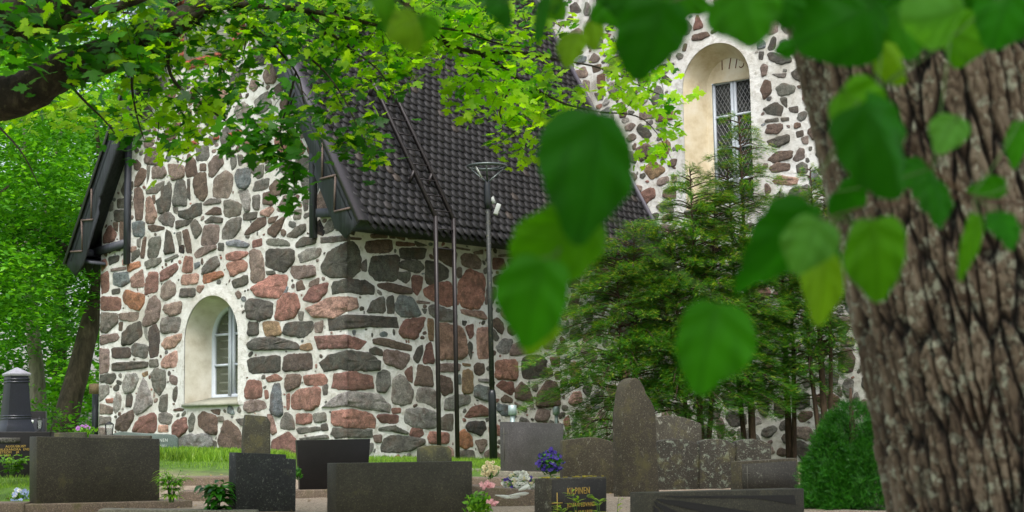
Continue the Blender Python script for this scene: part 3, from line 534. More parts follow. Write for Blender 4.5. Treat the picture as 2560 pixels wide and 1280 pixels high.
# --- nave window
D2 = .42
def plane2(u, z, o=0.): return N_(u, z, -D2+o)
bl = nav(1768, 300, -D2)[0]; br = 2*w2c-bl+.02
w2in = arch((bl+br)/2, (br-bl)/2, W2B, W2T-w2h-.02, 20, (br-bl)/2+.04)
gl, gt = nav(1787, 330, -D2-.05)[0], nav(1800, 208, -D2-.05)[1]; gc = nav(1837, 330, -D2-.05)[0]; gr = 2*gc-gl; gb = W2B+.12
npmesh('tmp', navf(np.array([(0, 0, 0.)]*3)), [(0, 1, 2)], [M_DARK]); bpy.data.objects.remove(bpy.data.objects['tmp'])
V1, F1 = wall_face(w2in, [[(gl, gb), (gr, gb), (gr, gt), (gl, gt)]], lambda R: navf(R*[1, 1, 0]+[0, 0, -D2]))
mbw = MB(); U_ = .06
for z_ in (gb, gt): pass
def p2(u, z, o=0.): return N_(u, z, -D2-.07+o)
for a, b in (((gl, gb), (gl, gt)), ((gr, gb), (gr, gt)), ((gl, gt), (gr, gt)), ((gl, gb), (gr, gb))): mbw.bar(p2(*a), p2(*b), .05, .06, dB)
w2 = mbw.build('leaded_window', M_FRAME, church)
npmesh('window_back_wall', V1, F1, [M_PLASTER2], None, None, w2)
reveal('window_reveal', w2out, w2in, navf, D2, M_PLASTER2, w2); ringband('window_surround', w2out, .2, navf, .02, M_MORTAR, w2, W2T-w2h)
mb = MB(); mb.prism([N_(W2L-.03, W2B+.03, .05), N_(W2R+.03, W2B+.03, .05), N_(br, W2B+.12, -D2), N_(bl, W2B+.12, -D2)], -Z, .06); mb.build('sill', M_SILL, w2)
mb = MB(); mb.bar(p2(gc-.035, gb, .01), p2(gc-.035, gt, .01), .05, .05, dB); mb.bar(p2(gc+.035, gb, .01), p2(gc+.035, gt, .01), .05, .05, dB); mb.build('mullion', M_FRAME, w2)
mb = MB(); zb = nav(1815, 291, -D2-.07)[1]; dz = zb-nav(1815, 371, -D2-.07)[1]
zz = zb
while zz > gb+.1: mb = MB(); mb.bar(p2(gl, zz), p2(gr, zz), .03, .045); zz -= dz; mb.build('glazing_bar', M_FRAME, w2)
mb = MB(); mb.add([p2(gl, gb, -.03), p2(gr, gb, -.03), p2(gr, gt, -.03), p2(gl, gt, -.03)], [(0, 1, 2, 3)]); mb.build('pane', M_GLASS2, w2)
mb = MB(); st_ = .085
for s_ in (-1, 1):
    k = -60
    while k < 80:
        u0 = gl+k*st_; pts = []
        # line u = u0 + s*(z-gb)*.62 clipped
        for zq in np.linspace(gb, gt, 2): pts.append((u0+s_*(zq-gb)*.62, zq))
        (ua, za), (ub, zb_) = pts
        def cl(uv): return (uv-u0)/(s_*.62)+gb
        if ua < gl: za = cl(gl) if s_ > 0 else None; ua = gl
        elif ua > gr: za = cl(gr) if s_ < 0 else None; ua = gr
        if ub > gr and s_ > 0: zb_ = cl(gr); ub = gr
        if ub < gl and s_ < 0: zb_ = cl(gl); ub = gl
        if za is not None and gb <= za < zb_ <= gt+1e-6: mb.bar(p2(ua, za, -.022), p2(ub, zb_, -.022), .007, .008, dB)
        k += 1
mb.build('lead_lattice', M_LEAD, w2)
# date painted under the arch: 1775
DIG = {'1': [[(0, .75), (.12, 1), (.12, 0)]], '7': [[(0, .97), (.42, 1), (.36, .6), (.22, 0)]], '5': [[(.42, 1), (.12, .97), (.08, .55), (.3, .6), (.44, .4), (.38, .1), (.18, 0), (.04, .1)]]}
mb = MB(); 
for (x, y), ch in zip([(1802, 172), (1816, 170), (1832, 168), (1847, 166)], '1775'):
    uu, zz = nav(x, y, -D2); 
    for stx in DIG[ch]:
        pts = smoothline([N_(uu+a*.27, zz+b*.27-.03, -D2+.004) for a, b in stx], 3)
        for a, b in zip(pts[:-1], pts[1:]): mb.bar(a, b, .02, .004, dB)
mb.build('date_inscription', simple('brown_paint', lin((112, 70, 44)), .9), w2)
# --- blind niche + bricks on the gable
mb = MB(); u0, u1, z0, z1 = BN; mb.prism([G(u0, z0, .006), G(u1, z0, .006), G(u1, z1, .006), G(u0, z1, .006)], -dB, .012); mb.build('blind_niche', M_MORTAR, church)
mb = MB()
def brick(u, z, l): mb.box(G(u, z, .012), dA*l/2, dB*.02, Z*.034)
for r in range(22):
    zz = z0+.04+r*.085; sh = (r % 2)*.07; brick(u0-.16-sh, zz, .13 if r % 2 else .24); brick(u0-.03, zz, .1); brick(u1+.16+sh, zz, .13 if r % 2 else .24); brick(u1+.03, zz, .1)
for r in range(2):
    for k in range(9): brick(u0+.1+k*.16+(r % 2)*.07, z0-.05-r*.085, .14)
for k in range(10): brick(-4.2+k*.2, 5.05-abs(k-4)*.0+rnd.uniform(-.03, .03), .13) if k % 3 else None
mb.build('brick_surround', M_BRICK, church)
# ------------------------------------------------------------------ roof
OV = .42                                                       # overhang beyond the gable
ca, sa = 1/math.sqrt(1+RT_**2), RT_/math.sqrt(1+RT_**2)
LEN = 7.0/ca*.5*0+ (RHW/ca)
def roofp(side_, s, v, h=0.):                                    # s along slope from eave, v along dB from gable, h off the slope
    u = RC+side_*(RHW-s*ca); nrm = dA*side_*sa+Z*ca
    return C*[1, 1, 0]+dA*u+dB*v+Z*(RZ+s*sa)+nrm*h
mb = MB()
for sd_ in (1, -1):
    mb.prism([roofp(sd_, .02, -OV), roofp(sd_, LEN, -OV), roofp(sd_, LEN, NL), roofp(sd_, .02, NL)], (dA*sd_*sa+Z*ca), -.05)
roof = mb.build('roof', M_TAR, church)
TW, EX = .168, .152
tile = [(-.082, .30), (.082, .30), (.081, .085), (.070, .045), (.042, .012), (0, 0), (-.042, .012), (-.070, .045), (-.081, .085)]
tv = []; tf = []; cnt = 0; k9 = len(tile)
for sd_ in (1, -1):
    rows = int(LEN/EX)
    for r in range(rows):
        if sd_ == -1 and r % 1: continue
        s0 = r*EX+.01; off = (r % 2)*TW/2
        for c_ in range(int((NL+OV-.1)/TW)+1):
            v = -OV+.16+c_*TW+off+rnd.uniform(-.004, .004); hh = .012+rnd.uniform(0, .006)
            if v > NL-.02: continue
            sc2 = rnd.uniform(.97, 1.02)
            for hs in (0., -.03):
                for a, b in tile:
                    s = s0+b*1.0; tilt = hh+.058*(1-b/.30)
                    tv.append(roofp(sd_, min(s, LEN), v+a*sc2, tilt+hs))
            b0 = cnt*2*k9; tf.append(tuple(range(b0, b0+k9))); 
            for i in range(1, k9-1): tf.append((b0+i, b0+k9+i, b0+k9+(i+1) % k9, b0+(i+1) % k9))
            cnt += 1
npmesh('roof_tiles', tv, tf, [M_TILE], None, None, roof)
# pointed starter boards at the eave
mb = MB()
for sd_ in (1, -1):
    for c_ in range(int((NL+OV)/.168)):
        v = -OV+.22+c_*.168
        if v > NL-.1: continue
        for lay, (sh, hh, dn) in enumerate(((0, .035, .0), (.084, -.012, .05))):
            q = [roofp(sd_, .14, v+sh-.079, hh-.02), roofp(sd_, .14, v+sh+.079, hh-.02), roofp(sd_, -.085-dn, v+sh+.079, hh), roofp(sd_, -.175-dn, v+sh, hh), roofp(sd_, -.085-dn, v+sh-.079, hh)]
            mb.prism(q, (dA*sd_*sa+Z*ca), -.022)
mb.build('eave_boards', M_TILE, roof)
mb = MB()
for sd_ in (1, -1): mb.prism([C*[1, 1, 0]+dA*(RC+sd_*(RHW-.06))+Z*(RZ-.0)+dB*(-OV+.1), C*[1, 1, 0]+dA*(RC+sd_*3.2)+Z*(RZ-.14)+dB*(-OV+.1), C*[1, 1, 0]+dA*(RC+sd_*3.2)+Z*(RZ-.14)+dB*NL, C*[1, 1, 0]+dA*(RC+sd_*(RHW-.06))+Z*(RZ)+dB*NL], Z, .05)
mb.build('eave_soffit', M_TAR, roof)
mb = MB(); 
for sd_ in (1, -1): mb.prism([N_(RC+sd_*(RHW+.02), RZ-.05, .02), N_(RC+sd_*.1, roofz(RC)-.1, .02), N_(RC+sd_*.1, roofz(RC)+.12, .02), N_(RC+sd_*(RHW+.02), RZ+.2, .02)], -dB, .03)
mb.build('flashing', M_CAP, roof)
# bargeboards with sheet cap and triangle battens
for sd_ in (1, -1):
    nr = dA*sd_*sa+Z*ca; bw = .50
    def bp(s, dn, o=0.): return roofp(sd_, s, -OV-o)-nr*dn
    mb = MB(); pl = [bp(-.13, .0), bp(LEN, 0), bp(LEN, bw), bp(.95, bw), bp(.88, bw-.05), bp(.80, bw), bp(.70, bw-.02), bp(.62, bw), bp(-.0, bw*.96), bp(-.36, bw*.55) ]
    pl = [bp(-.10, -.02), bp(LEN, -.02), bp(LEN, .34), bp(1.45, .34), bp(1.38, .30), bp(1.32, .36), bp(1.2, .37), bp(1.12, .44), bp(.15, .48), bp(-.16, .38)]
    mb.prism(pl, dB, .035); bo = mb.build('bargeboard', M_TAR, church)
    mb = MB(); mb.prism([roofp(sd_, -.12, -OV-.03, .05), roofp(sd_, LEN, -OV-.03, .05), roofp(sd_, LEN, -OV+.16, .062), roofp(sd_, -.12, -OV+.16, .062)], nr, -.02)
    mb.prism([roofp(sd_, -.12, -OV-.03, .05), roofp(sd_, LEN, -OV-.03, .05), roofp(sd_, LEN, -OV-.03, -.01), roofp(sd_, -.12, -OV-.03, -.01)], -dB, .008); mb.build('sheet_cap', M_CAP, bo)
    mb = MB()
    for a, b in (((.28, .0), (-.0, .40)), ((.28, .0), (.62, .42)), ((.80, .0), (.55, .44)), ((.80, .0), (1.15, .42))): 
        pass
    def zat(zz, dn): # point on board at absolute height zz at inset dn
        s = (zz-RZ+dn*ca)/sa; return bp(s, dn, .012)
    for z0_, z1_ in ((RZ+.12, 1), (RZ+.66, 1)):
        mb.bar(zat(z0_, .03), zat(z0_-.02, .36), .032, .02, dB)
    mb.bar(zat(RZ+.66, .05), zat(RZ+.12, .35), .03, .02, dB); mb.bar(zat(RZ+1.2, .03), zat(RZ+.66, .31), .03, .02, dB)
    mb.build('battens', M_BATTEN, bo)
    # soffit between barge board and wall
    mb = MB(); mb.prism([bp(.0, .10), bp(LEN, .10), bp(LEN, .10)+dB*OV, bp(.0, .10)+dB*OV], -nr, .03); mb.build('soffit', M_TAR, bo)
    # rafters ends: tie beam and post on the wall
    mb = MB(); uo = RC+sd_*(RHW-.30); ui = RC+sd_*(RHW-1.0-.0)
    mb.bar(G(uo, 3.42, .05), G(RC+sd_*2.55, 3.50, .05), .12, .13, Z); mb.bar(G(uo, 3.40, .38), G(uo, 3.40, 0), .12, .12, Z); mb.build('tie_beam', M_TAR, church)
    up_ = -5.66 if sd_ < 0 else gab(789, 500)[0]
    mb = MB(); mb.bar(G(up_, 3.12, .05), G(up_, roofz(up_)-.15, .05), .095, .09, dB); mb.build('wall_post', M_TAR, church)
# ------------------------------------------------------------------ roof ladder
LW = .72
va, vb = side(1078, 560, LW)[0], side(1123, 560, LW)[0]
lad = empty('roof_ladder', tuple(S((va+vb)/2, -.4, LW+.1)), 'dark brown steel ladder rising beside the church wall and over the eave onto the roof', 'ladder')
kz = 3.46
def lp(v, t):                                                   # t<0 below knee (metres), t>0 along slope
    top = roofp(1, .02, v, .20)
    if t < 0: return top+Z*t+dA*(.03*(-t)/3.8)
    return roofp(1, .02+t, v, .20)
for v in (va, vb):
    mb = MB(); q = lp(v, -3.88); mb.bar(q, lp(v, 0), .04, .06, dA); mb.bar(lp(v, -.015), lp(v, 5.2), .04, .06, Z); mb.build('rail', M_LADDER, lad)
t = -3.6
while t < 5.1:
    mb = MB(); 
    if t > -.55 or t < -9: mb.tube([lp(va, t), lp(vb, t)], .014, 6)
    if mb.v: mb.build('rung', M_LADDER, lad)
    t += .31
for t in (.9, 2.7, 4.4):
    for v in (va, vb): mb = MB(); mb.bar(lp(v, t), roofp(1, .02+t-.12, v-.03, .03), .045, .045); mb.build('bracket', M_LADDER, lad)
# ------------------------------------------------------------------ street lamp
lb = P(1234, 1150, 24.); lb[2] = gz(lb[0], lb[1]); M_POST = granite('green_black_post', (38, 42, 40), .35, .6, .1, (92, 92, 60)); M_PT = simple('post_paint', lin((30, 34, 36)), .35)
lamp = empty('street_lamp', tuple(lb), 'tall thin black lamp post with flat ring head before the church side wall', 'street lamp')
tilt_ = np.array([-.008, 0, 1.]); H0 = 4.62
def lq(h, dx=0, dy=0): return lb+tilt_*h+np.array([dx, dy, 0])
mb = MB(); mb.tube([lq(-.1), lq(1.03), lq(1.07), lq(1.12)], [.063, .063, .06, .046], 16); mb.build('base_sleeve', M_PT, lamp, True)
mb = MB(); mb.tube([lq(1.1), lq(4.05)], [.042, .037], 14); mb.build('post', M_POST, lamp, True)
mb = MB(); mb.tube([lq(4.0), lq(4.1), lq(4.38), lq(4.46)], [.048, .062, .06, .035], 14); mb.build('hub', M_PT, lamp, True)
M_RING = simple('lamp_ring_metal', lin((92, 100, 98)), .35, .4, 30, .1, .1, .001)
mb = MB()
for rr, hh in ((.31, .024), (.22, .016)): 
    pts = [lq(4.68, rr*cos(a), rr*sin(a)) for a in np.linspace(0, 2*pi, 41)]; mb.tube(pts, hh*.8, 8)
mb.build('ring_head', M_RING, lamp, True)
for a in (.5, 2.6, 4.7): mb = MB(); mb.bar(lq(4.42), lq(4.66, .3*cos(a), .3*sin(a)), .03, .02); mb.build('spoke', M_RING, lamp)
mb = MB()
for a in (3.6,): mb.bar(lq(4.5, .1*cos(a), .1*sin(a)), lq(4.66, .2*cos(a), .2*sin(a)), .05, .012)
mb.build('reflector', simple('white_reflector', lin((228, 230, 226)), .3), lamp)
M_FL = simple('grey_white_plastic', lin((168, 172, 166)), .4, 0, 30, .05, .1, .001)
mb = MB(); mb.box(lq(3.98, .15, -.04), np.array([.035, 0, -.012]), np.array([0, .05, 0]), np.array([.03, 0, .085])*1.0); mb.build('spotlight_box', M_FL, lamp, False, .01)
mb = MB(); mb.tube([lq(4.12, .05), lq(4.18, .07), lq(4.08, .1)], .035, 10); mb.tube([lq(4.17, -.045), lq(4.2, .02)], .02, 8); mb.build('spotlight_bracket', M_FL, lamp, True)
# ------------------------------------------------------------------ ground
xs = np.concatenate([np.linspace(-160, -14, 30), np.linspace(-13.8, 10, 150), np.linspace(10.5, 160, 30)]); ys = np.concatenate([np.linspace(-60, 6, 24), np.linspace(6.2, 30, 140), np.linspace(31, 300, 40)])
X, Y = np.meshgrid(xs, ys, indexing='ij'); q = np.c_[X.ravel(), Y.ravel(), X.ravel()*0]
Zt = gz(q[:, 0], q[:, 1])+.02*vn(q*[1.3, 1.3, 1])+.008*vn(q*[6, 6, 1], 2); nx, ny = X.shape
idx = np.arange(nx*ny).reshape(nx, ny); F = np.stack([idx[:-1, :-1].ravel(), idx[1:, :-1].ravel(), idx[1:, 1:].ravel(), idx[:-1, 1:].ravel()], 1)
m, t, b = mat('churchyard_ground'); g = nd(t, 'ShaderNodeNewGeometry'); sx = nd(t, 'ShaderNodeSeparateXYZ'); L(t, g.outputs['Position'], sx.inputs[0])
n1 = noise(t, .9, 4); n2 = noise(t, 45, 4, .8); n3 = noise(t, 6, 5)
gr = ramp(t, n3.outputs[0], [(.3, lin((52, 78, 22))), (.7, lin((92, 126, 36)))]).outputs[0]
gv = ramp(t, n2.outputs[0], [(.35, lin((104, 90, 74))), (.5, lin((146, 130, 112))), (.68, lin((188, 174, 154)))]).outputs[0]
gv = mix(t, ramp(t, n3.outputs[0], [(.55, gray(0)), (.75, gray(.5))]).outputs[0], gv, lin((104, 84, 62)))
mr = nd(t, 'ShaderNodeMapRange'); mr.inputs['From Min'].default_value = 18.4; mr.inputs['From Max'].default_value = 19.4; ad = nd(t, 'ShaderNodeMath', operation='ADD'); L(t, sx.outputs['Y'], ad.inputs[0]); L(t, n1.outputs[0], ad.inputs[1]); L(t, ad.outputs[0], mr.inputs['Value'])
mx = nd(t, 'ShaderNodeMath', operation='MULTIPLY_ADD'); L(t, sx.outputs['X'], mx.inputs[0]); mx.inputs[1].default_value = -3; mx.inputs[2].default_value = 18.9-4.4*3; mxx = nd(t, 'ShaderNodeMath', operation='MAXIMUM'); L(t, ad.outputs[0], mxx.inputs[0]); L(t, mx.outputs[0], mxx.inputs[1]); L(t, mxx.outputs[0], mr.inputs['Value'])
L(t, mix(t, mr.outputs[0], gv, gr), b.inputs['Base Color']); b.inputs['Roughness'].default_value = .95; bump(t, b, n2.outputs[0], .6, .02)
tag(npmesh('ground', np.c_[q[:, 0], q[:, 1], Zt], F, [m], None, None, None, True), kind='structure')
# ------------------------------------------------------------------ leaf instancing
def scatter(name, tv_, tf_, pos, R, scl, mats, parent=None, mi=None, smooth=False):
    """tv_ (k,3), tf_ list of faces; pos (n,3), R (n,3,3) columns=local axes, scl (n,)"""
    tv_ = np.asarray(tv_, float); n = len(pos); k = len(tv_); V = (np.einsum('nij,kj->nki', R, tv_)*np.asarray(scl)[:, None, None]+pos[:, None, :]).reshape(-1, 3)
    lens = [len(f) for f in tf_]; flat = np.array([i for f in tf_ for i in f]); loops = (flat[None, :]+(np.arange(n)*k)[:, None]).ravel(); ln = np.tile(lens, n); st = np.concatenate(([0], np.cumsum(ln)[:-1]))
    me = bpy.data.meshes.new(name); me.vertices.add(len(V)); me.vertices.foreach_set('co', V.astype(np.float32).ravel()); me.loops.add(len(loops)); me.loops.foreach_set('vertex_index', loops.astype(np.int32))
    me.polygons.add(len(ln)); me.polygons.foreach_set('loop_start', st.astype(np.int32))
    for m_ in mats: me.materials.append(m_)
    if mi is not None: me.polygons.foreach_set('material_index', np.repeat(np.asarray(mi, dtype=np.int32), len(lens)))
    me.update(calc_edges=True); return link(name, me, parent)
def frames(nrm, up):                                          # z=normal, y=leaf direction
    nrm = nrm/np.linalg.norm(nrm, axis=1, keepdims=True); y = up-nrm*np.sum(up*nrm, 1, keepdims=True); y /= np.linalg.norm(y, axis=1, keepdims=True)+1e-9; x = np.cross(y, nrm); return np.stack([x, y, nrm], 2)
half = [(.0, -.02), (.10, -.10), (.22, -.06), (.30, .04), (.44, .03), (.36, .14), (.50, .22), (.66, .30), (.52, .33), (.60, .42), (.44, .44), (.30, .40), (.20, .44), (.24, .58), (.34, .66), (.22, .68), (.22, .80), (.12, .78), (.0, 1.0)]
MAPLE = [(x, y, -.10*abs(x)-.08*y*y) for x, y in half]+[(-x, y, -.10*abs(x)-.08*y*y) for x, y in half[-2:0:-1]]
MAPLE_F = [tuple(range(len(MAPLE)))]; nh = len(half); MAPLE_F = [tuple(range(nh)), tuple([0]+list(range(nh-1, len(MAPLE))))]
LEAF4 = [(0, 0, 0), (.28, .45, .05), (0, 1, -.05), (-.28, .45, .05)]; LEAF4_F = [(0, 1, 2, 3)]
def rn(n, s): return rg.normal(0, s, (n, 3))
# ------------------------------------------------------------------ maple
MB_BARK = barkmat('maple_bark', [(26, 22, 18), (48, 40, 32), (84, 74, 60)], (10, 10, 5), .35, .03, (104, 100, 72))
maple_base = P(-430, 1100, 11.); maple_base[2] = gz(*maple_base[:2])
maple = empty('maple_tree', tuple(maple_base), 'maple with thick dark mossy limb and sunlit green leaves arching across the top', 'maple tree')
def pl(pts, n=6): return smoothline([P(*p) for p in pts], n)
def limb(mb, pts, r0, r1, n=14, sm=6, wob=.12):
    q = pl(pts, sm) if len(pts[0]) == 3 and not isinstance(pts[0], np.ndarray) else smoothline(pts, sm); k = len(q); rs = [r0+(r1-r0)*i/(k-1) for i in range(k)]; mb.tube(q, rs, n, wob); return q
mb = MB(); tb = maple_base
mb.tube(smoothline([tb-Z*.2, tb+Z*.8, tb+Z*1.6+dA*.1, tb+Z*2.6+np.array([.2, 0, 0]), tb+Z*3.6+np.array([.5, .3, 0]), tb+Z*6+np.array([.6, .5, 0])], 6), [.42, .38, .36, .34, .33, .32, .31, .3, .3, .3, .3, .3, .29, .29, .28, .28, .27, .27, .26, .26, .25, .25, .24, .23, .2, .2, .18, .16, .14, .1, .1], 20, .08)
mb.build('trunk', MB_BARK, maple, True)
mb = MB(); spine = []
spine += limb(mb, [(-420, 430, 11), (-200, 330, 11), (-60, 262, 11), (60, 232, 11), (150, 180, 11), (260, 140, 11), (350, 108, 11.1), (430, 62, 11.2), (500, 20, 11.4), (640, -90, 11.7)], .19, .075, 16)
spine += limb(mb, [(-420, 300, 11), (-150, 90, 10.8), (0, 60, 10.6), (110, 40, 10.6), (175, 0, 10.6), (260, -60, 10.6)], .2, .1, 16)
mb.build('main_limb', MB_BARK, maple, True)
twigs = []
mb = MB()
br = [([(110, 60, 10.6), (220, 35, 10.5), (330, 5, 10.4), (480, -60, 10.4)], .05, .02), ([(430, 62, 11.2), (560, 15, 11.3), (760, 25, 11.4), (880, 50, 11.4), (960, 66, 11.5)], .035, .012),
      ([(640, -90, 11.7), (900, -50, 11.8), (1050, 40, 11.9), (1090, 85, 11.9), (1140, 122, 12), (1210, 133, 12), (1300, 132, 12), (1400, 150, 12.1)], .042, .01), ([(1200, 132, 12), (1245, 160, 12), (1290, 195, 12), (1350, 230, 12), (1420, 262, 12), (1500, 280, 12.1)], .018, .005),
      ([(1290, 195, 12), (1265, 240, 12), (1250, 290, 12), (1290, 340, 12)], .008, .003), ([(1300, 132, 12), (1300, 160, 12), (1330, 190, 12)], .009, .003), ([(1050, 60, 11.9), (1150, 75, 11.8), (1190, 50, 11.8), (1230, 10, 11.8)], .012, .005),
      ([(1150, 75, 11.8), (1250, 110, 11.8), (1350, 120, 11.9)], .01, .003), ([(560, 15, 11.3), (660, 90, 11.2), (740, 180, 11.1), (760, 260, 11)], .016, .004), ([(430, 62, 11.2), (420, 160, 11), (450, 220, 10.9), (520, 270, 10.8), (600, 330, 10.8)], .018, .004),
      ([(350, 108, 11.1), (330, 200, 10.9), (340, 280, 10.9), (360, 350, 10.8)], .014, .004), ([(660, 90, 11.2), (780, 150, 11.1), (850, 230, 11.1), (900, 330, 11)], .012, .003), ([(760, 25, 11.4), (860, 110, 11.4), (950, 180, 11.3), (990, 260, 11.3)], .012, .003),
      ([(740, 180, 11.1), (720, 260, 11), (700, 340, 10.9), (735, 440, 10.8)], .009, .003), ([(1500, 280, 12.1), (1590, 290, 12.1), (1640, 330, 12.1), (1680, 400, 12.1)], .007, .002), ([(1400, 150, 12.1), (1500, 170, 12.2), (1600, 215, 12.2), (1680, 250, 12.2)], .009, .002),
      ([(1210, 133, 12), (1180, 200, 11.9), (1130, 240, 11.9)], .007, .002), ([(-60, 262, 11), (10, 330, 10.6), (60, 390, 10.4), (100, 470, 10.4)], .01, .003), ([(150, 180, 11), (200, 240, 10.8), (260, 300, 10.8), (300, 350, 10.8)], .012, .003), ([(900, -50, 11.8), (820, 60, 11.6), (800, 180, 11.4)], .014, .004)]
for pts, r0, r1 in br: mb = MB(); twigs.append(limb(mb, pts, r0, r1, 7, 5, .2)); mb.build('branch', MB_BARK, maple, True)
mb = MB()
lp_, lk, ldir, lsz = [], [], [], []
# leaf sprays: (x, y, rx, ry, number, depth, share of light leaves)
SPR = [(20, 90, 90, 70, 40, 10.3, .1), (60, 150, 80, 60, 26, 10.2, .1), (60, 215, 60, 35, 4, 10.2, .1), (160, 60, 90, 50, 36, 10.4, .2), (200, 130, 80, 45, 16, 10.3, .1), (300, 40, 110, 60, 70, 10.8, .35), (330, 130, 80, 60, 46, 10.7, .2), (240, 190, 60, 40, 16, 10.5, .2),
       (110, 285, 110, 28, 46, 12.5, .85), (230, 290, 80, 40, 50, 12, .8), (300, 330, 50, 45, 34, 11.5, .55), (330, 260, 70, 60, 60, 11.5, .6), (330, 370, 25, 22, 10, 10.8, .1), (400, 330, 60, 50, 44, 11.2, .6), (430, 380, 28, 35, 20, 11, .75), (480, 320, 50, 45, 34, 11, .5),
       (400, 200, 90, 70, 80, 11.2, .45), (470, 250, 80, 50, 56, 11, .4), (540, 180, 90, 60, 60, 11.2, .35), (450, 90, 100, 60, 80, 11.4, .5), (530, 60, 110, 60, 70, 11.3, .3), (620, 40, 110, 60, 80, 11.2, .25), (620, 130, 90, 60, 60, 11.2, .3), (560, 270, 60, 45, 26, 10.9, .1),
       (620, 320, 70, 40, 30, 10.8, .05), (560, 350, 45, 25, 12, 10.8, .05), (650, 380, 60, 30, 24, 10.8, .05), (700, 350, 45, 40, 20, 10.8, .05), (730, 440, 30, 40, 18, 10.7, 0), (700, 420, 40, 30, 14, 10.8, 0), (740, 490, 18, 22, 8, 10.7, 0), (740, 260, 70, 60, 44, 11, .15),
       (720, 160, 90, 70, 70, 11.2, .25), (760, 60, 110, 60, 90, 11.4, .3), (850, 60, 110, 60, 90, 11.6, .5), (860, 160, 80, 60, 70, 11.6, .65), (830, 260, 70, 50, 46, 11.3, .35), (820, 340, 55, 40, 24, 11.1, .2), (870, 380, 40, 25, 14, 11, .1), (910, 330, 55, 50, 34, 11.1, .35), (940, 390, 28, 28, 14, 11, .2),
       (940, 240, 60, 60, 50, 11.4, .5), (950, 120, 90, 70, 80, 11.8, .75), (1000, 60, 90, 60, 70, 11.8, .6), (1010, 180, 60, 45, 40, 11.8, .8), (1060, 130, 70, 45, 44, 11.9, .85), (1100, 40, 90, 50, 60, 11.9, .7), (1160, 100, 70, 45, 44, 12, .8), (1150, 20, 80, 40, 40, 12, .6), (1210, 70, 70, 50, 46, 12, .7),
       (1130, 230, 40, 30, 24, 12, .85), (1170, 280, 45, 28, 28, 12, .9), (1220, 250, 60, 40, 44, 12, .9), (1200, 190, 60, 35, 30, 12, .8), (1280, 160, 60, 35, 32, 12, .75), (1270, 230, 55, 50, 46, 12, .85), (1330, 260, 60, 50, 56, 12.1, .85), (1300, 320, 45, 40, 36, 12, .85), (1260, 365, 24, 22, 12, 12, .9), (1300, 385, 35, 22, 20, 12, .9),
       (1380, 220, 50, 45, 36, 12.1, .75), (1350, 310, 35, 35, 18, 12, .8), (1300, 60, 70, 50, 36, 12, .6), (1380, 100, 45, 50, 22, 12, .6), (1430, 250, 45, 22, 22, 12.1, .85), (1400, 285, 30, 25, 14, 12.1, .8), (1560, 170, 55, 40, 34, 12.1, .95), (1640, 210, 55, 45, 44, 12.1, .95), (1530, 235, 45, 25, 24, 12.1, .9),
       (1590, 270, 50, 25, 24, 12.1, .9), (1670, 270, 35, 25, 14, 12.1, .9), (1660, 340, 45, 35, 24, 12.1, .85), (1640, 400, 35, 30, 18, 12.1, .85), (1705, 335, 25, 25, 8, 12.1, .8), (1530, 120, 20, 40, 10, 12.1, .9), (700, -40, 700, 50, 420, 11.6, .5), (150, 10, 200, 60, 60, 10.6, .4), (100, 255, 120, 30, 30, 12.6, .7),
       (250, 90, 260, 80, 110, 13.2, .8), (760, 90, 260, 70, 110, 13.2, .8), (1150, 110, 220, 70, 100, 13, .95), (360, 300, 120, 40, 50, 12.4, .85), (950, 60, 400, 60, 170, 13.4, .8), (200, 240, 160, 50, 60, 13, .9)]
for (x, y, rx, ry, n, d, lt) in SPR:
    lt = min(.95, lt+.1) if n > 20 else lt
    # each spray hangs on a few thin twigs
    nt_ = max(1, n//9); nn = int(n*(1.55 if x < 850 else 2.1 if y < 170 else 1.6))
    for _ in range(nt_):
        a = rnd.uniform(0, 2*pi); x0, y0 = x+rx*.2*cos(a), y+ry*.2*sin(a)-ry*.5; x1, y1 = x+rx*.9*cos(a), y+ry*.9*sin(a)+ry*.1; dd = d+rnd.uniform(-.3, .3)
        q = smoothline([P(x0, y0-10, dd), P((x0+x1)/2+rnd.uniform(-8, 8), (y0+y1)/2-6, dd), P(x1, y1, dd)], 4); mb.tube(q, [.004, .0037, .0034, .003, .0027, .0023, .002, .0018, .0015], 5, 0)
        m_ = nn//nt_
        for i in range(m_):
            f = rnd.random()**.8; p = q[min(int(f*8), 8)]
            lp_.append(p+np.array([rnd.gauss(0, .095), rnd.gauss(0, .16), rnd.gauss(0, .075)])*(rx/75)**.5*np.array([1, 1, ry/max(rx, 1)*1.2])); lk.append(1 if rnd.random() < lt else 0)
            lsz.append(rnd.uniform(.06, .135) if d < 11 else rnd.uniform(.045, .11))
lp_ = np.array(lp_); n = len(lp_)
nrm = np.c_[rg.normal(0, .5, n), rg.normal(-.35, .45, n), np.abs(rg.normal(.75, .35, n))+.1]; up_ = np.c_[rg.normal(0, .8, n), rg.normal(-.2, .6, n), rg.normal(-.55, .4, n)]
ML_D = leafmat('maple_leaf_mature_shaded', [(36, 88, 11), (54, 116, 16), (82, 146, 24)], .48, (1.5, 1.7, .3)); ML_L = leafmat('maple_leaf_young_backlit', [(128, 180, 24), (158, 204, 34), (184, 222, 50)], .62, (1.5, 1.5, .2))  # paler set paints in backlight, darker set shade, beyond the leaves' own colour
mb.build('twigs', MB_BARK, maple, True)
scatter('crown', MAPLE, MAPLE_F, lp_, frames(nrm, up_), np.array(lsz), [ML_D, ML_L], maple, lk)
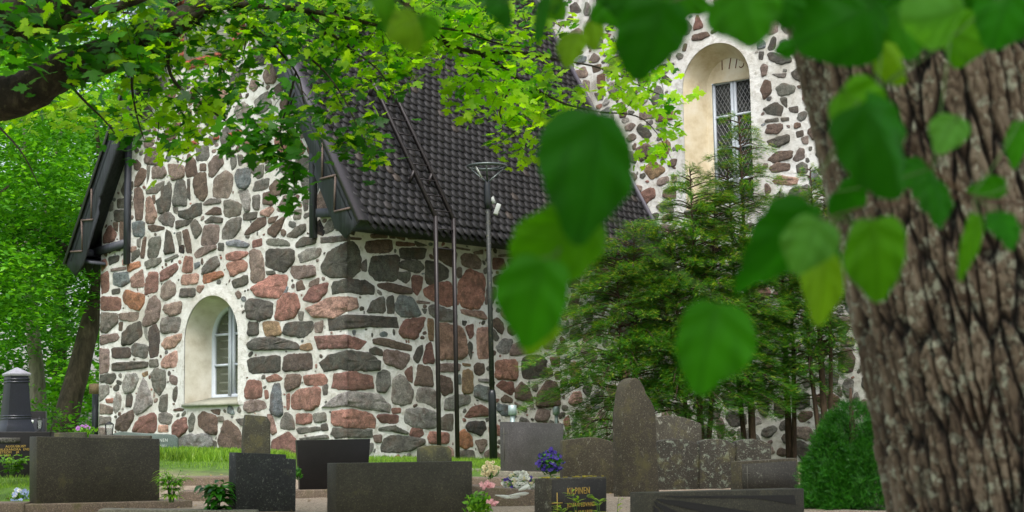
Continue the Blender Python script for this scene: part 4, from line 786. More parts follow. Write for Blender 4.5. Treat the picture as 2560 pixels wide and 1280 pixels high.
# the unseen crown overhead, laid out to shade the graves
n = 5000; cp = np.c_[rg.uniform(-11, 6, n), rg.uniform(-1, 13, n), rg.uniform(5., 9, n)]; cp = cp[(cp[:, 2] > (np.maximum(cp[:, 1], 3)*.30+.9))]
n = len(cp); scatter('upper_shade_crown', MAPLE, MAPLE_F, cp, frames(np.c_[rg.normal(0, .4, (n, 2)), np.ones(n)], rn(n, 1)), rg.uniform(.14, .24, n), [ML_D], maple)
# ------------------------------------------------------------------ broadleaf trees behind on the left
BG = [leafmat('linden_leaf_'+str(i), c, .45, (1.6, 1.6, .35), .5) for i, c in enumerate([[(58, 116, 24), (80, 146, 34), (112, 176, 52)], [(48, 104, 20), (70, 134, 30), (100, 164, 46)], [(66, 126, 28), (94, 158, 40), (124, 184, 58)]])]
BG_BARK = barkmat('linden_bark', [(52, 44, 36), (84, 74, 60), (116, 104, 84)], (8, 8, 2), .2, .03, (132, 130, 108)); BG_BARK2 = barkmat('pale_bark', [(96, 88, 76), (138, 130, 114), (170, 162, 144)], (8, 8, 2), .2, .03, (170, 168, 150))
def bgtree(label, base, top, lean, r, crown, nl, mt, bark, lsz_=(.09, .17), low=.15, group='broadleaf trees behind the church'):
    base = np.array(base, float); base[2] = gz(base[0], base[1]); tr = empty('broadleaf_tree', tuple(base), label, 'tree', group)
    mb = MB(); pts = [base-Z*.3, base+Z*.6+lean*.1, base+Z*top*.35+lean*.45, base+Z*top*.7+lean*.85, base+Z*top+lean]; q = smoothline(pts, 5); mb.tube(q, list(np.linspace(r*1.25, r*.35, len(q))), 14, .1); mb.build('trunk', bark, tr, True)
    mb = MB(); P0 = []; NR = []
    for (cx, cy, cz, rx, ry, rz, w_) in crown:
        c = base+np.array([cx, cy, cz]); k = int(nl*w_)
        mb.tube(smoothline([q[int(len(q)*.55)], (q[int(len(q)*.6)]+c)/2+Z*.3, c], 4), list(np.linspace(r*.4, .02, 9)), 7, .1)
        # layered drooping sprays
        ns = max(8, k//55); a = rg.uniform(0, 2*pi, ns); el = rg.uniform(-.9, 1., ns); rr = rg.uniform(.55, 1., ns); sc_ = np.c_[np.cos(a)*np.sqrt(1-el**2)*rx, np.sin(a)*np.sqrt(1-el**2)*ry, el*rz]*rr[:, None]
        pick = rg.integers(0, ns, k); off = rg.normal(0, 1, (k, 3))*[.42, .42, .10]; off[:, 2] -= .22*(off[:, 0]**2+off[:, 1]**2)
        P0.append(c+sc_[pick]+off); 
    mb.build('branches', bark, tr, True); P0 = np.concatenate(P0); n = len(P0)
    scatter('crown', LEAF4, LEAF4_F, P0, frames(np.c_[rg.normal(0, .45, (n, 2)), np.ones(n)], np.c_[rg.normal(0, 1, (n, 2)), rg.normal(-.3, .4, n)]), rg.uniform(*lsz_, n), [mt], tr)
def bp_(x, y, d): q = P(x, y, d); return (q[0], q[1], 0)
bgtree('leaning dark trunked tree right beside the left corner of the church', bp_(150, 1080, 33), 8.3, np.array([1.1, 1.6, 0]), .26, [(-.6, 0, 3.4, 1.9, 1.8, 1.0, .3), (0, .5, 5.3, 2.2, 2, 1.3, .4), (.6, 0, 7.4, 2.2, 2, 1.3, .3), (-1.9, 0, 4.6, 1.6, 1.5, 1.2, .25)], 15000, BG[1], BG_BARK)
bgtree('pale trunked tree behind the obelisk at the far left', bp_(105, 1070, 37), 8, np.array([-.6, 0, 0]), .2, [(-.8, 0, 3.2, 2.4, 2, 1.3, .4), (-1.4, 0, 6.4, 2.6, 2, 1.6, .4), (.6, 0, 8.6, 2.6, 2, 1.6, .4)], 14000, BG[0], BG_BARK2)
bgtree('bright green tree whose leaves fill the left edge', bp_(-110, 1070, 29), 7, np.array([.3, 0, 0]), .22, [(.5, 0, 3.0, 1.5, 1.5, 1.1, .35), (.9, 0, 4.9, 1.7, 1.5, 1.2, .4), (.3, 0, 6.8, 2.2, 1.6, 1.3, .4)], 12000, BG[2], BG_BARK)
for i, (x, d, lb_, mt) in enumerate([(-40, 50, 'distant tree at the far left behind the other trunks', 1), (150, 56, 'distant tree showing between obelisk and leaning trunk', 0), (330, 48, 'tree rising behind the gable roof on the left', 2), (620, 60, 'tall distant tree behind the gable top', 1), (-330, 44, 'outermost left tree beyond the maple trunk', 0)]):
    bgtree(lb_, bp_(x, 1060, d), 12, np.array([rnd.uniform(-.5, .5), 0, 0]), .3, [(0, 0, 2.6, 4, 3, 2.2, .3), (-1, 0, 6, 4.5, 3, 2.6, .35), (1, 0, 10, 4.5, 3, 3, .35), (0, 0, 14, 4, 3, 3, .25)], 9000, BG[mt], BG_BARK, (.2, .36))
# shrubbery under the trees
n = 9000; cx = rg.uniform(-16, -5.0, n); cy = rg.uniform(30, 38, n); keep = cx < -7.4-(33-cy)*-.0; hgt = .9+.5*vn(np.c_[cx*.8, cy*.8, cx*0]); px = np.c_[cx, cy, gz(cx, cy)+rg.uniform(0, 1, n)*hgt][cx < -8.2]; n = len(px)
tag(scatter('undergrowth', LEAF4, LEAF4_F, px, frames(np.c_[rg.normal(0, .6, (n, 2)), np.ones(n)], rn(n, 1)), rg.uniform(.08, .16, n), [BG[2]]), 'bright green undergrowth beneath the trees left of the church', 'undergrowth', kind='stuff')
# ------------------------------------------------------------------ yews
fe = [(0, 0, 0)]; ff = []; fv = []
for i in range(7):
    for s_ in (-1, 1):
        y0 = .08+i*.13; ln_ = .26*(1-.45*abs(i-2)/5); b0 = len(fv); a_ = .75
        fv += [(0, y0-.028, 0), (0, y0+.028, 0), (s_*ln_*cos(a_*.6), y0+ln_*sin(a_*.6), .03*(i % 3-1))]; ff.append((b0, b0+1, b0+2))
b0 = len(fv); fv += [(-.02, 0, 0), (.02, 0, 0), (0, 1.12, .02)]; ff.append((b0, b0+1, b0+2))
YL = leafmat('yew_needles', [(42, 92, 27), (64, 118, 36), (94, 146, 48)], .45, (1.4, 1.4, .4)); YT = leafmat('yew_young_tips', [(98, 150, 40), (132, 172, 50), (180, 160, 60)], .4, (1.4, 1.3, .4)); Y_BARK = barkmat('yew_bark', [(44, 32, 26), (74, 56, 44), (100, 78, 62)], (16, 16, 3), .1, .01)
def yew(label, x, ytop, d, rad, lowf, n_br, stems=((0, 0),), dens=1., ybase=1120):
    base = P(x, ybase, d); base[2] = gz(base[0], base[1]); H = P(x, ytop, d)[2]-base[2]
    tr = empty('yew_tree', tuple(base), label, 'yew tree', 'yews before the nave wall'); mbt = MB(); mbb = MB(); PS = []; DR = []; KD = []
    for si, (sx_, sh) in enumerate(stems):
        h = H*(1-.14*sh); top = base+np.array([sx_*1.2+rnd.uniform(-.1, .1), rnd.uniform(-.2, .2), h]); b_ = base+np.array([sx_*.35, rnd.uniform(-.1, .1), -.1]); q = smoothline([b_, b_*.6+top*.4+np.array([sx_*.2, 0, 0]), b_*.3+top*.7, top], 6); k = len(q)
        mbt.tube(q, list(np.linspace(.062 if not si else .045, .008, k)), 9, .15)
        for j in range(n_br):
            f = (j+rnd.random())/n_br; f = lowf+(1-lowf)*f; p = q[min(int(f*(k-1)), k-1)]+(q[min(int(f*(k-1))+1, k-1)]-q[min(int(f*(k-1)), k-1)])*(f*(k-1) % 1)
            ln_ = rad*(1.03-f)**.5*rnd.uniform(.45, 1.15)*(1 if f > .25 else .9); a = rnd.uniform(0, 2*pi); dr = np.array([cos(a), sin(a)*.75, 0]); droop = .34-.5*f
            e = p+dr*ln_+Z*(-droop*ln_); mid = p+dr*ln_*.5+Z*(.12*ln_-droop*ln_*.3); bq = smoothline([p, mid, e], 5); mbb.tube(bq, list(np.linspace(.014, .003, len(bq))), 4, 0, False)
            ns = int(ln_*230*dens)+20
            for s_ in range(ns):
                g_ = .22+.78*rnd.random()**.6; i_ = g_*(len(bq)-1); pp = bq[min(int(i_), len(bq)-2)]; pp = pp+(bq[min(int(i_), len(bq)-2)+1]-pp)*(i_ % 1)
                sd_ = rnd.choice((-1, 1)); sv = np.array([-dr[1], dr[0], 0])*sd_; wdt = (.5*(1-g_)+.16)*ln_*rnd.random()**.8
                PS.append(pp+sv*wdt*.8+dr*wdt*.45+Z*(rnd.gauss(0, .035)-.16*wdt)); DR.append(dr*.8+sv*rnd.uniform(.1, .9)+Z*rnd.uniform(-.35, .2)); KD.append(1 if rnd.random() < (.06+.38*g_*max(0, f-.1)) else 0)
    mbt.build('trunk', Y_BARK, tr, True); mbb.build('branches', Y_BARK, tr, True); PS = np.array(PS); DR = np.array(DR); n = len(PS)
    scatter('foliage', fv, ff, PS, frames(np.c_[rg.normal(0, .4, (n, 2)), np.ones(n)], DR), rg.uniform(.05, .115, n), [YL, YT], tr, KD)
yew('tallest yew, its thin leader standing in front of the 1775 window', 1882, 275, 24.6, 1.25, .16, 110, ((0, 0), (-.25, .9)), 1.)
yew('broad yew with several dark stems just right of the pointed headstone', 1755, 420, 24.2, 1.55, .22, 130, ((0, 0), (.22, .5), (-.3, 1.4)), 1.)
yew('low spreading yew whose branches reach left over the polished gravestone', 1590, 560, 24.4, 1.9, .1, 120, ((0, 0), (-.25, .8)), 1.)
yew('slender yew with three bare stems beside the lime trunk', 2065, 400, 24.5, 1.0, .3, 80, ((0, 0), (.18, .4), (-.18, .8)), .9)
yew('small yew between the tall leader and the lime trunk', 1975, 470, 25.2, 1.1, .2, 70, ((0, 0), (.15, .6)), .9)
# ------------------------------------------------------------------ thuja bush
TH = leafmat('thuja_scale_leaves', [(26, 82, 18), (48, 116, 28), (84, 150, 44)], .35, (1.2, 1.4, .3)); tb_ = P(2140, 1300, 12.2); tb_[2] = gz(tb_[0], tb_[1]); th = empty('thuja_bush', tuple(tb_), 'dense deep green conical thuja bush left of the big lime trunk', 'bush')
mb = MB(); mb.tube([tb_-Z*.1, tb_+Z*.5, tb_+Z*.95], [.04, .03, .01], 8); mb.build('trunk', Y_BARK, th, True)
n = 30000; hz = rg.random(n); a = rg.uniform(0, 2*pi, n); LB = [(0, 0, .30, .82), (-.20, -.05, .20, .62), (.18, -.08, .22, .70), (-.28, .0, .15, .42), (.05, -.18, .20, .50), (.30, .05, .2, .9), (-.1, .1, .2, .74), (-.14, -.16, .14, .36)]
li_ = rg.integers(0, len(LB), n); LB = np.array(LB)[li_]; R_ = LB[:, 2]*np.sqrt(np.clip(1-hz**1.5, 0, 1))+.015; lump = 1.+.3*vn(np.c_[np.cos(a)*3+li_*5, np.sin(a)*3, hz*7]); rr = R_*lump*(rg.uniform(.4, 1.12, n)**.45)
pp = np.c_[tb_[0]+LB[:, 0]+np.cos(a)*rr, tb_[1]+LB[:, 1]+np.sin(a)*rr, tb_[2]+hz*LB[:, 3]]; out = np.c_[np.cos(a), np.sin(a), np.full(n, .8)]
scatter('foliage', fv, ff, pp, frames(rn(n, 1.), out+rn(n, .35)), rg.uniform(.035, .08, n), [TH], th)
# ------------------------------------------------------------------ gravestones
FONT = {}
def letters(name, txt, origin, xdir, zdir, size, mt, parent, extrude=.0015, squeeze=1.):
    cu = bpy.data.curves.new(name, 'FONT'); cu.body = txt; cu.size = size; cu.extrude = extrude; cu.space_character = 1.12; ob = bpy.data.objects.new('tmp_text', cu); sc.collection.objects.link(ob); bpy.context.view_layer.update()
    dg = bpy.context.evaluated_depsgraph_get(); me = bpy.data.meshes.new_from_object(ob.evaluated_get(dg)); bpy.data.objects.remove(ob); bpy.data.curves.remove(cu)
    x, z = np.array(xdir, float), np.array(zdir, float); x /= np.linalg.norm(x); y = z-x*(x@z); y /= np.linalg.norm(y); nn = np.cross(x, y)
    me.transform(Matrix(((x[0]*squeeze, y[0], nn[0], origin[0]), (x[1]*squeeze, y[1], nn[1], origin[1]), (x[2]*squeeze, y[2], nn[2], origin[2]), (0, 0, 0, 1)))); me.materials.clear(); me.materials.append(mt); me.name = name
    return link(name, me, parent)
M_BLACKF = granite('dark_speckled_granite', (56, 53, 43), .0, .5, .45, spec=.35, moss=.1)
M_OLIVE = granite('olive_black_granite', (58, 56, 45), .0, .55, .35, spec=.3, moss=.12); M_POL = granite('polished_black_granite', (24, 22, 22), 0, .4, .2, spec=.25); M_GREYP = granite('grey_granite', (72, 70, 69), 0, .5, .35)
M_LICH = granite('lichened_granite', (62, 59, 50), .34, .9, .35, (128, 130, 116), .25); M_LICH2 = granite('brown_lichened_granite', (66, 61, 49), .26, .9, .35, (126, 126, 110), .3); M_MOSS = granite('mossy_granite', (56, 56, 44), .2, .9, .3, (130, 132, 112), .4)
M_TRI = granite('green_lichened_granite', (52, 49, 42), .5, .9, .35, (112, 120, 106), .3); M_BLUE = granite('blue_black_granite', (24, 26, 36), .03, .4, .25, spec=.5); M_GRN = granite('green_slate', (84, 98, 94), 0, .5, .2); M_SPK = granite('white_flecked_granite', (38, 40, 38), .28, .6, .5, (120, 122, 112), .05, scale=.6)
M_KERB = granite('kerb_stone', (112, 98, 86), .2, .9, .4, (140, 130, 112), .35); M_KERBG = granite('grey_kerb_stone', (120, 116, 104), .2, .9, .3, (150, 148, 136), .3)
M_GOLD = simple('gold_letters', lin((176, 146, 66)), .6, 0., 40, .1, .1, .001); M_WHITEL = simple('pale_letters', lin((200, 206, 200)), .6, 0, 40, .1, .1, .001); M_GREYL = simple('carved_letters', lin((96, 94, 84)), .7, 0, 40, .1, .1, .001)
def facepts(px, d, yaw, cx=None, cy=None):
    xs_ = [p[0] for p in px]; ys_ = [p[1] for p in px]; c = P(cx or (min(xs_)+max(xs_))/2, cy or (min(ys_)+max(ys_))/2, d); n = np.array([-sin(yaw), cos(yaw), 0]); h = np.array([cos(yaw), sin(yaw), 0])
    return c, n, h, [hit(x, y, c, n) for x, y in px]
GG = 'headstones in the churchyard'
def stone(label, px, d, yaw, th, mt, bev=.006, name='gravestone', base=None, subdiv=False):
    """front outline in photo pixels, standing at depth d, extruded th metres back; the foot runs into the ground"""
    c, n, h, q = facepts(px, d, yaw); g_ = gz(c[0], c[1]); root = empty(name, (c[0], c[1], g_), label, 'gravestone', GG)
    q2 = [p.copy() for p in q]
    mb = MB(); mb.prism(q2, n, th); o = mb.build('slab', mt, root, False, bev); 
    return root, c, n, h, q, o
yw = radians
# a wide dark slab at left
g1, c, n, h, q, o = stone('widest dark granite slab at the left, its plain back turned to the viewer', [(92, 1091), (400, 1097), (399, 1256), (92, 1262)], 14., yw(36), .20, M_BLACKF)
mb = MB(); a = q[3]; b_ = q[2]; mb.prism([a-n*.12-h*.15+Z*.012, b_-n*.12+h*.28+Z*.012, b_+n*.4+h*.28+Z*.012, a+n*.4-h*.15+Z*.012], -Z, .16); mb.build('plinth', M_KERB, g1, False, .01)
g2, c, n, h, q, o = stone('flecked black granite headstone with a stepped top in front of the mossy one', [(590, 1131), (716, 1136), (716, 1146), (741, 1148), (739, 1292), (588, 1292)], 13., yw(32), .16, M_SPK)
g3, c, n, h, q, o = stone('polished black slab wider at its top than its foot below the church corner', [(742, 1100), (926, 1097), (917, 1222), (750, 1224)], 16., yw(14), .16, M_POL, .004)
mb = MB(); a = q[3]; b_ = q[2]; mb.prism([a-n*.15-h*.1, b_-n*.15+h*.15, b_+n*.35+h*.15, a+n*.35-h*.1], -Z, .14); mb.build('plinth', M_KERB, g3, False, .01)
g4, c, n, h, q, o = stone('long low olive grey slab at front centre below the ladder', [(841, 1158), (1181, 1153), (1181, 1300), (841, 1300)], 12., yw(32), .17, M_OLIVE)
g5, c, n, h, q, o = stone('mossy weathered upright stone rising behind the flecked granite headstone', [(616, 1036), (668, 1041), (677, 1056), (677, 1200), (608, 1200), (610, 1080)], 18., yw(24), .12, M_MOSS, .012)
g6, c, n, h, q, o = stone('small rough grey stone with curved top at the foot of the ladder', [(1052, 1120), (1070, 1114), (1100, 1113), (1122, 1118), (1130, 1126), (1130, 1176), (1052, 1176)], 20., yw(24), .16, M_MOSS, .012)
g7, c, n, h, q, o = stone('smooth grey granite block with a thin cross on its dark narrow side', [(1270, 1054), (1410, 1059), (1402, 1181), (1272, 1177)], 18.6, yw(42), .15, M_GREYP, .004)
cc = q[0]+n*.085; mb = MB(); mb.bar((q[0]+q[3])/2+n*.075-h*.003+Z*.22, (q[0]+q[3])/2+n*.075-h*.003-Z*.18, .005, .004, n); mb.bar(q[0]+n*.03-h*.003-Z*.14, q[0]+n*.12-h*.003-Z*.14, .004, .005, Z); mb.build('cross', M_GREYL, g7)
mb = MB(); a = q[3]; b_ = q[2]; mb.prism([a-n*.05-h*.05, b_-n*.05+h*.05, b_+n*.2+h*.05, a+n*.2-h*.05], -Z, .12); mb.build('plinth', M_KERBG, g7, False, .01)
g8, c, n, h, q, o = stone('brown lichened stone with a low arched top left of the pointed headstone', [(1408, 1101), (1440, 1097), (1465, 1094), (1490, 1093), (1515, 1099), (1535, 1106), (1553, 1108), (1560, 1245), (1408, 1245)], 15.6, yw(8), .2, M_LICH2, .01)
g9, c, n, h, q, o = stone('tallest lichened headstone with narrow pointed gothic top', [(1563, 985), (1569, 962), (1578, 949), (1589, 944), (1601, 951), (1610, 966), (1616, 984), (1627, 1000), (1636, 1018), (1640, 1040), (1642, 1100), (1650, 1260), (1560, 1260), (1556, 1060), (1557, 1030), (1561, 1008)], 15., yw(33), .17, M_LICH2, .012)
gA, c, n, h, q, o = stone('grey stone with broad rounded top half hidden behind the pointed headstone', [(1636, 1046), (1660, 1040), (1685, 1039), (1712, 1044), (1735, 1052), (1754, 1060), (1756, 1190), (1636, 1190)], 18., yw(10), .14, M_LICH, .01)
tri = [('left one of three joined wavy topped lichened stones beside the pointed headstone', 1643, 1749, 1104), ('middle one of the three joined wavy topped lichened stones', 1749, 1841, 1104), ('right one of the three joined wavy topped lichened stones', 1841, 1930, 1104)]
for lb_, x0, x1, y0 in tri:
    w_ = x1-x0; stone(lb_, [(x0+1, y0), (x0+w_*.2, y0-5), (x0+w_*.45, y0-7), (x0+w_*.7, y0-4), (x1-w_*.12, y0+3), (x1-1, y0+6), (x1-1, 1240), (x0+1, 1240)], 16.2, yw(6), .2, M_TRI, .01)
gB, c, n, h, q, o = stone('low dark lichened slab with a faint cross and worn lettering, right side', [(1850, 1154), (1994, 1145), (1999, 1240), (1850, 1240)], 14., yw(24), .16, M_LICH2, .006)
mb = MB(); mb.box(sum(q)/4-n*.003, h*.0+(q[1]-q[0])*.47, n*.002, Z*.14); mb.build('inscribed_panel', granite('worn_panel', (52, 50, 45), .15, .8, .3), gB)
cx_ = q[0]+h*.07-Z*.13-n*.006; mb = MB(); mb.bar(cx_+Z*.09, cx_-Z*.11, .005, .003, n); mb.bar(cx_-h*.03+Z*.02, cx_+h*.03+Z*.02, .005, .003, n); mb.build('cross', M_GREYL, gB)
gC, c, n, h, q, o = stone('nearest slab at lower right, carved with fanned sun rays', [(1626, 1232), (2010, 1221), (2013, 1400), (1626, 1400)], 10., yw(36), .20, M_OLIVE, .006)
M_RAY = granite('recessed_black_granite', (24, 24, 23), 0, .4, .3); mb = MB(); sz_ = h
def fpix(x, y, c_, n_): return hit(x, y, c_, n_)-n_*.003
for tr_ in ([(1640, 1240), (1985, 1238), (1990, 1262), (1890, 1246), (1700, 1244)], [(1636, 1246), (1700, 1252), (1900, 1282), (1800, 1290), (1660, 1258)], [(1634, 1252), (1660, 1264), (1760, 1310), (1700, 1310), (1640, 1264)], [(1632, 1262), (1645, 1275), (1690, 1330), (1640, 1330)]):
    p_ = [fpix(x, y, c, n) for x, y in tr_]; mb.add(p_, [tuple(range(len(p_)))])
mb.build('sun_ray_relief', M_RAY, gC)
for x in (1862, 1905, 1950): pass
letters('inscription', 'S  R  O', fpix(1868, 1300, c, n)-n*.002, h, Z, .05, M_RAY, gC)
gD, c, n, h, q, o = stone('lichened headstone lettered KILPINEN in gold with a gold cross', [(1376, 1197), (1517, 1192), (1517, 1310), (1376, 1310)], 12., yw(34), .22, M_LICH, .008)
mb = MB(); mb.prism([hit(x, y, c, n)-n*.003 for x, y in ((1379, 1200), (1514, 1196), (1514, 1308), (1379, 1308))], -n, .002); mb.build('dark_front', granite('dark_face_granite', (30, 28, 25), .1, .75, .3, (80, 80, 70)), gD)
fo = n*.008
letters('inscription', 'KILPINEN', hit(1416, 1236, c, n)-fo, h, Z, .073, M_GOLD, gD, squeeze=.66); letters('inscription', 'JOHAN EDVARD', hit(1417, 1268, c, n)-fo, h, Z, .045, M_GOLD, gD, squeeze=.74); letters('inscription', '* 12.8.1878', hit(1436, 1285, c, n)-fo, h, Z, .04, M_GOLD, gD, squeeze=.8)
mb = MB(); p_ = hit(1392, 1256, c, n)-n*.006; mb.bar(p_+Z*.075, p_-Z*.13, .006, .003, n); mb.bar(p_-h*.05-Z*.005, p_+h*.05-Z*.005, .006, .003, n); mb.build('cross', M_GOLD, gD)
mb = MB(); 
for _ in range(26): a_, b2 = rnd.random(), rnd.random(); pc = q[0]+(q[1]-q[0])*a_+n*.2*b2+Z*.006; mb.box(pc, h*rnd.uniform(.004, .016), n*rnd.uniform(.004, .014), Z*.004)
mb.build('moss_tufts', simple('yellow_moss', lin((140, 128, 40)), .95), gD, False, .002)
# left group
gE, c, n, h, q, o = stone('black headstone lettered FORS with gold lines at the far left', [(-120, 1079), (126, 1079), (126, 1240), (-120, 1240)], 17., yw(4), .2, M_POL, .008)
mb = MB(); mb.prism([hit(x, y, c, n)-n*.003 for x, y in ((-60, 1094), (51, 1094), (51, 1108), (-60, 1108))], -n, .003); mb.build('name_plate', granite('plate_stone', (62, 60, 54), 0, .6, .3), gE)
letters('name', 'FORS', hit(3, 1106, c, n)-n*.008, h, Z, .062, M_GREYL, gE)
for k, (x, y, tx) in enumerate([(14, 1119, 'AUGUSBLIST'), (0, 1127, 'ALEXANDRA  EVERT'), (0, 1134, 'STRÖM    JR'), (0, 1141, 'F. 1861')]): letters('inscription', tx, hit(x, y, c, n)-n*.004, h, Z, .036, M_GOLD, gE)
gF, c, n, h, q, o = stone('green grey slate headstone with white lettering by the left church wall', [(282, 1084), (300, 1079), (378, 1084), (420, 1085), (436, 1088), (444, 1096), (446, 1150), (282, 1150)], 21., yw(6), .12, M_GRN, .008)
letters('inscription', 'JÄRVINEN', hit(372, 1105, c, n)-n*.004, h, Z, .062, M_WHITEL, gF, squeeze=.85); letters('inscription', 'J ANSELL', hit(392, 1117, c, n)-n*.004, h, Z, .04, M_WHITEL, gF, squeeze=.8); letters('inscription', '* 1884  + 1918', hit(384, 1122, c, n)-n*.004, h, Z, .026, M_WHITEL, gF, squeeze=.8); letters('inscription', 'ALVINIUS', hit(376, 1134, c, n)-n*.004, h, Z, .055, M_WHITEL, gF, squeeze=.85)
gH, c, n, h, q, o = stone('long low dark stone carrying a lantern just behind the widest slab', [(222, 1086), (376, 1089), (376, 1180), (222, 1180)], 18.5, yw(8), .25, M_BLACKF, .01)
gI, c, n, h, q, o = stone('low mossy stone between the FORS headstone and the lantern stone', [(128, 1082), (212, 1080), (214, 1150), (128, 1150)], 22., yw(6), .2, M_MOSS, .015)
gJ, c, n, h, q, o = stone('small black stone with a tiny white plate beside the obelisk', [(72, 1047), (112, 1047), (112, 1130), (72, 1130)], 23., yw(6), .15, M_BLUE, .004)
mb = MB(); mb.prism([hit(x, y, c, n)-n*.002 for x, y in ((76, 1050), (84, 1050), (84, 1058), (76, 1058))], -n, .004); mb.build('white_plate', M_WHITEL, gJ)
gK, c, n, h, q, o = stone('dark flat topped stone peeping out between the obelisk and the pale trunk', [(77, 1028), (113, 1028), (113, 1120), (77, 1120)], 26., yw(6), .15, M_POL, .004)
# obelisk
ob = P(38, 1100, 19.5); ob[2] = gz(ob[0], ob[1]); obe = empty('obelisk', tuple(ob), 'blue black granite obelisk with pale pyramid cap at the far left', 'obelisk', None)
def zpx(y, d, x=38): return P(x, y, d)[2]
def ring4(cx, z, hw, yw_=radians(38)): return [np.array([cx[0], cx[1], 0])+Z*z+np.array([cos(yw_+pi/4+i*pi/2), sin(yw_+pi/4+i*pi/2), 0])*hw*1.414 for i in range(4)]
def loft(mb, rings):
    b0 = [p for r_ in rings for p in r_]; k = len(rings); mb.add(b0, [(i*4+j, i*4+(j+1) % 4, (i+1)*4+(j+1) % 4, (i+1)*4+j) for i in range(k-1) for j in range(4)]+[(3, 2, 1, 0), tuple((k-1)*4+j for j in range(4))])
pm = 3837/19.5; zt = zpx(936, 19.5); 
mb = MB(); loft(mb, [ring4(ob, ob[2]-.1, .19), ring4(ob, zpx(1076, 19.5), .185), ring4(ob, zpx(1062, 19.5), .165), ring4(ob, zpx(1048, 19.5), .147), ring4(ob, zpx(1042, 19.5), .147), ring4(ob, zpx(955, 19.5), .118), ring4(ob, zt, .118)]); mb.build('shaft', M_BLUE, obe, False, .004)
mb = MB()
for y in (948, 955, 1040, 1046): rw = .118+(.03 if y > 1000 else 0.002); loft(mb, [ring4(ob, zpx(y, 19.5)-.008, rw+.006), ring4(ob, zpx(y, 19.5)+.008, rw+.006)])
mb.build('moulding', granite('light_blue_granite', (52, 54, 66), 0, .3, .2), obe)
mb = MB(); loft(mb, [ring4(ob, zt-.02, .135), ring4(ob, zt+.012, .14), ring4(ob, zpx(918, 19.5), .012)]); mb.build('cap', granite('pale_cap', (150, 150, 160), 0, .35, .15), obe, False, .003)
# lanterns
M_LANT = simple('black_lantern_metal', lin((26, 26, 26)), .5); m, t, b = mat('clear_lantern_glass'); b.inputs['Alpha'].default_value = .25; b.inputs['Roughness'].default_value = .1; b.inputs['Base Color'].default_value = (.7, .75, .7, 1); M_LG = m
def lantern(label, x, ytop, ybot, d, wpx, foot=0):
    p = P(x, ybot, d); hgt = P(x, ytop, d)[2]-p[2]; r = wpx/2/3837*d; ro = empty('grave_lantern', tuple(p), label, 'lantern', 'small grave lanterns')
    mb = MB(); mb.tube([p-Z*foot, p-Z*foot+Z*.008], [r*.75, r*.75], 4); 
    if foot: mb.tube([p-Z*foot, p], [.01, .01], 6)
    for i in range(4): a = pi/4+i*pi/2+.3; a0 = p+np.array([cos(a), sin(a), 0])*r*.72; a1 = p+np.array([cos(a), sin(a), 0])*r+Z*hgt*.8; mb.bar(a0, a1, .007, .007)
    mb.build('cage', M_LANT, ro)
    mb = MB(); rr = [np.array([cos(pi/4+i*pi/2+.3), sin(pi/4+i*pi/2+.3), 0]) for i in range(4)]; b0 = [p+v_*r*1.2+Z*hgt*.8 for v_ in rr]+[p+v_*r*.45+Z*hgt*.98 for v_ in rr]; mb.add(b0, [(0, 1, 5, 4), (1, 2, 6, 5), (2, 3, 7, 6), (3, 0, 4, 7), (4, 5, 6, 7), (3, 2, 1, 0)]); mb.tube([p+Z*hgt*.97, p+Z*hgt*1.04], [.012, .008], 6); mb.build('lid', M_LANT, ro)
    mb = MB(); b0 = [p+v_*r*.68+Z*.005 for v_ in rr]+[p+v_*r*.95+Z*hgt*.79 for v_ in rr]; mb.add(b0, [(0, 1, 5, 4), (1, 2, 6, 5), (2, 3, 7, 6), (3, 0, 4, 7)]); mb.build('pane', M_LG, ro)
lantern('black grave lantern with clear panes on the long low stone at left', 273, 1055, 1088, 18.6, 28); lantern('smaller black lantern in front of the obelisk neighbour, on the FORS headstone', 99, 1043, 1072, 17.1, 18, .03)
# vent pipe
p = P(1283, 1150, 22.); p[2] = gz(p[0], p[1]); vp_ = empty('vent_pipe', tuple(p), 'pale grey green metal vent pipe behind the smooth grey block', 'vent pipe'); M_ZN = simple('zinc', lin((150, 166, 164)), .45, .4, 20, .15)
z1 = P(1283, 1036, 22.)[2]; z2 = P(1283, 1013, 22.)[2]; mb = MB(); mb.tube([p, p*[1, 1, 0]+Z*z1], .036, 14); mb.build('pipe', M_ZN, vp_, True); mb = MB(); mb.tube([p*[1, 1, 0]+Z*(z1-.01), p*[1, 1, 0]+Z*z1, p*[1, 1, 0]+Z*z2, p*[1, 1, 0]+Z*(z2+.004)], [.05, .062, .062, .05], 16); mb.build('hood', M_ZN, vp_, True)
p = P(1393, 1150, 25.); p[2] = gz(p[0], p[1]); v2 = empty('vent_pipe', tuple(p), 'second pale blue vent pipe half hidden by the low yew branches', 'vent pipe'); z1 = P(1393, 1036, 25.)[2]; mb = MB(); mb.tube([p, p*[1, 1, 0]+Z*z1], .03, 12); mb.build('pipe', M_ZN, v2, True); mb = MB(); mb.tube([p*[1, 1, 0]+Z*(z1-.01), p*[1, 1, 0]+Z*z1, p*[1, 1, 0]+Z*(z1+.1), p*[1, 1, 0]+Z*(z1+.13)], [.04, .06, .06, .03], 14); mb.build('hood', M_ZN, v2, True)
# wooden notice board far left
p = P(237, 1085, 30.); p[2] = gz(p[0], p[1]); sg = empty('notice_board', tuple(p), 'small weathered wooden board on a dark post at the left church corner', 'notice board'); mb = MB(); mb.bar(p-Z*.1, p+Z*(P(237, 958, 30.)[2]-p[2]), .09, .09, dB); mb.build('post', M_TAR, sg)
mb = MB(); mb.box(P(236, 972, 29.9), np.array([.1, 0, 0]), np.array([0, .02, 0]), Z*.1); mb.build('board', simple('weathered_board', lin((128, 110, 82)), .9, 0, 30, .3), sg)
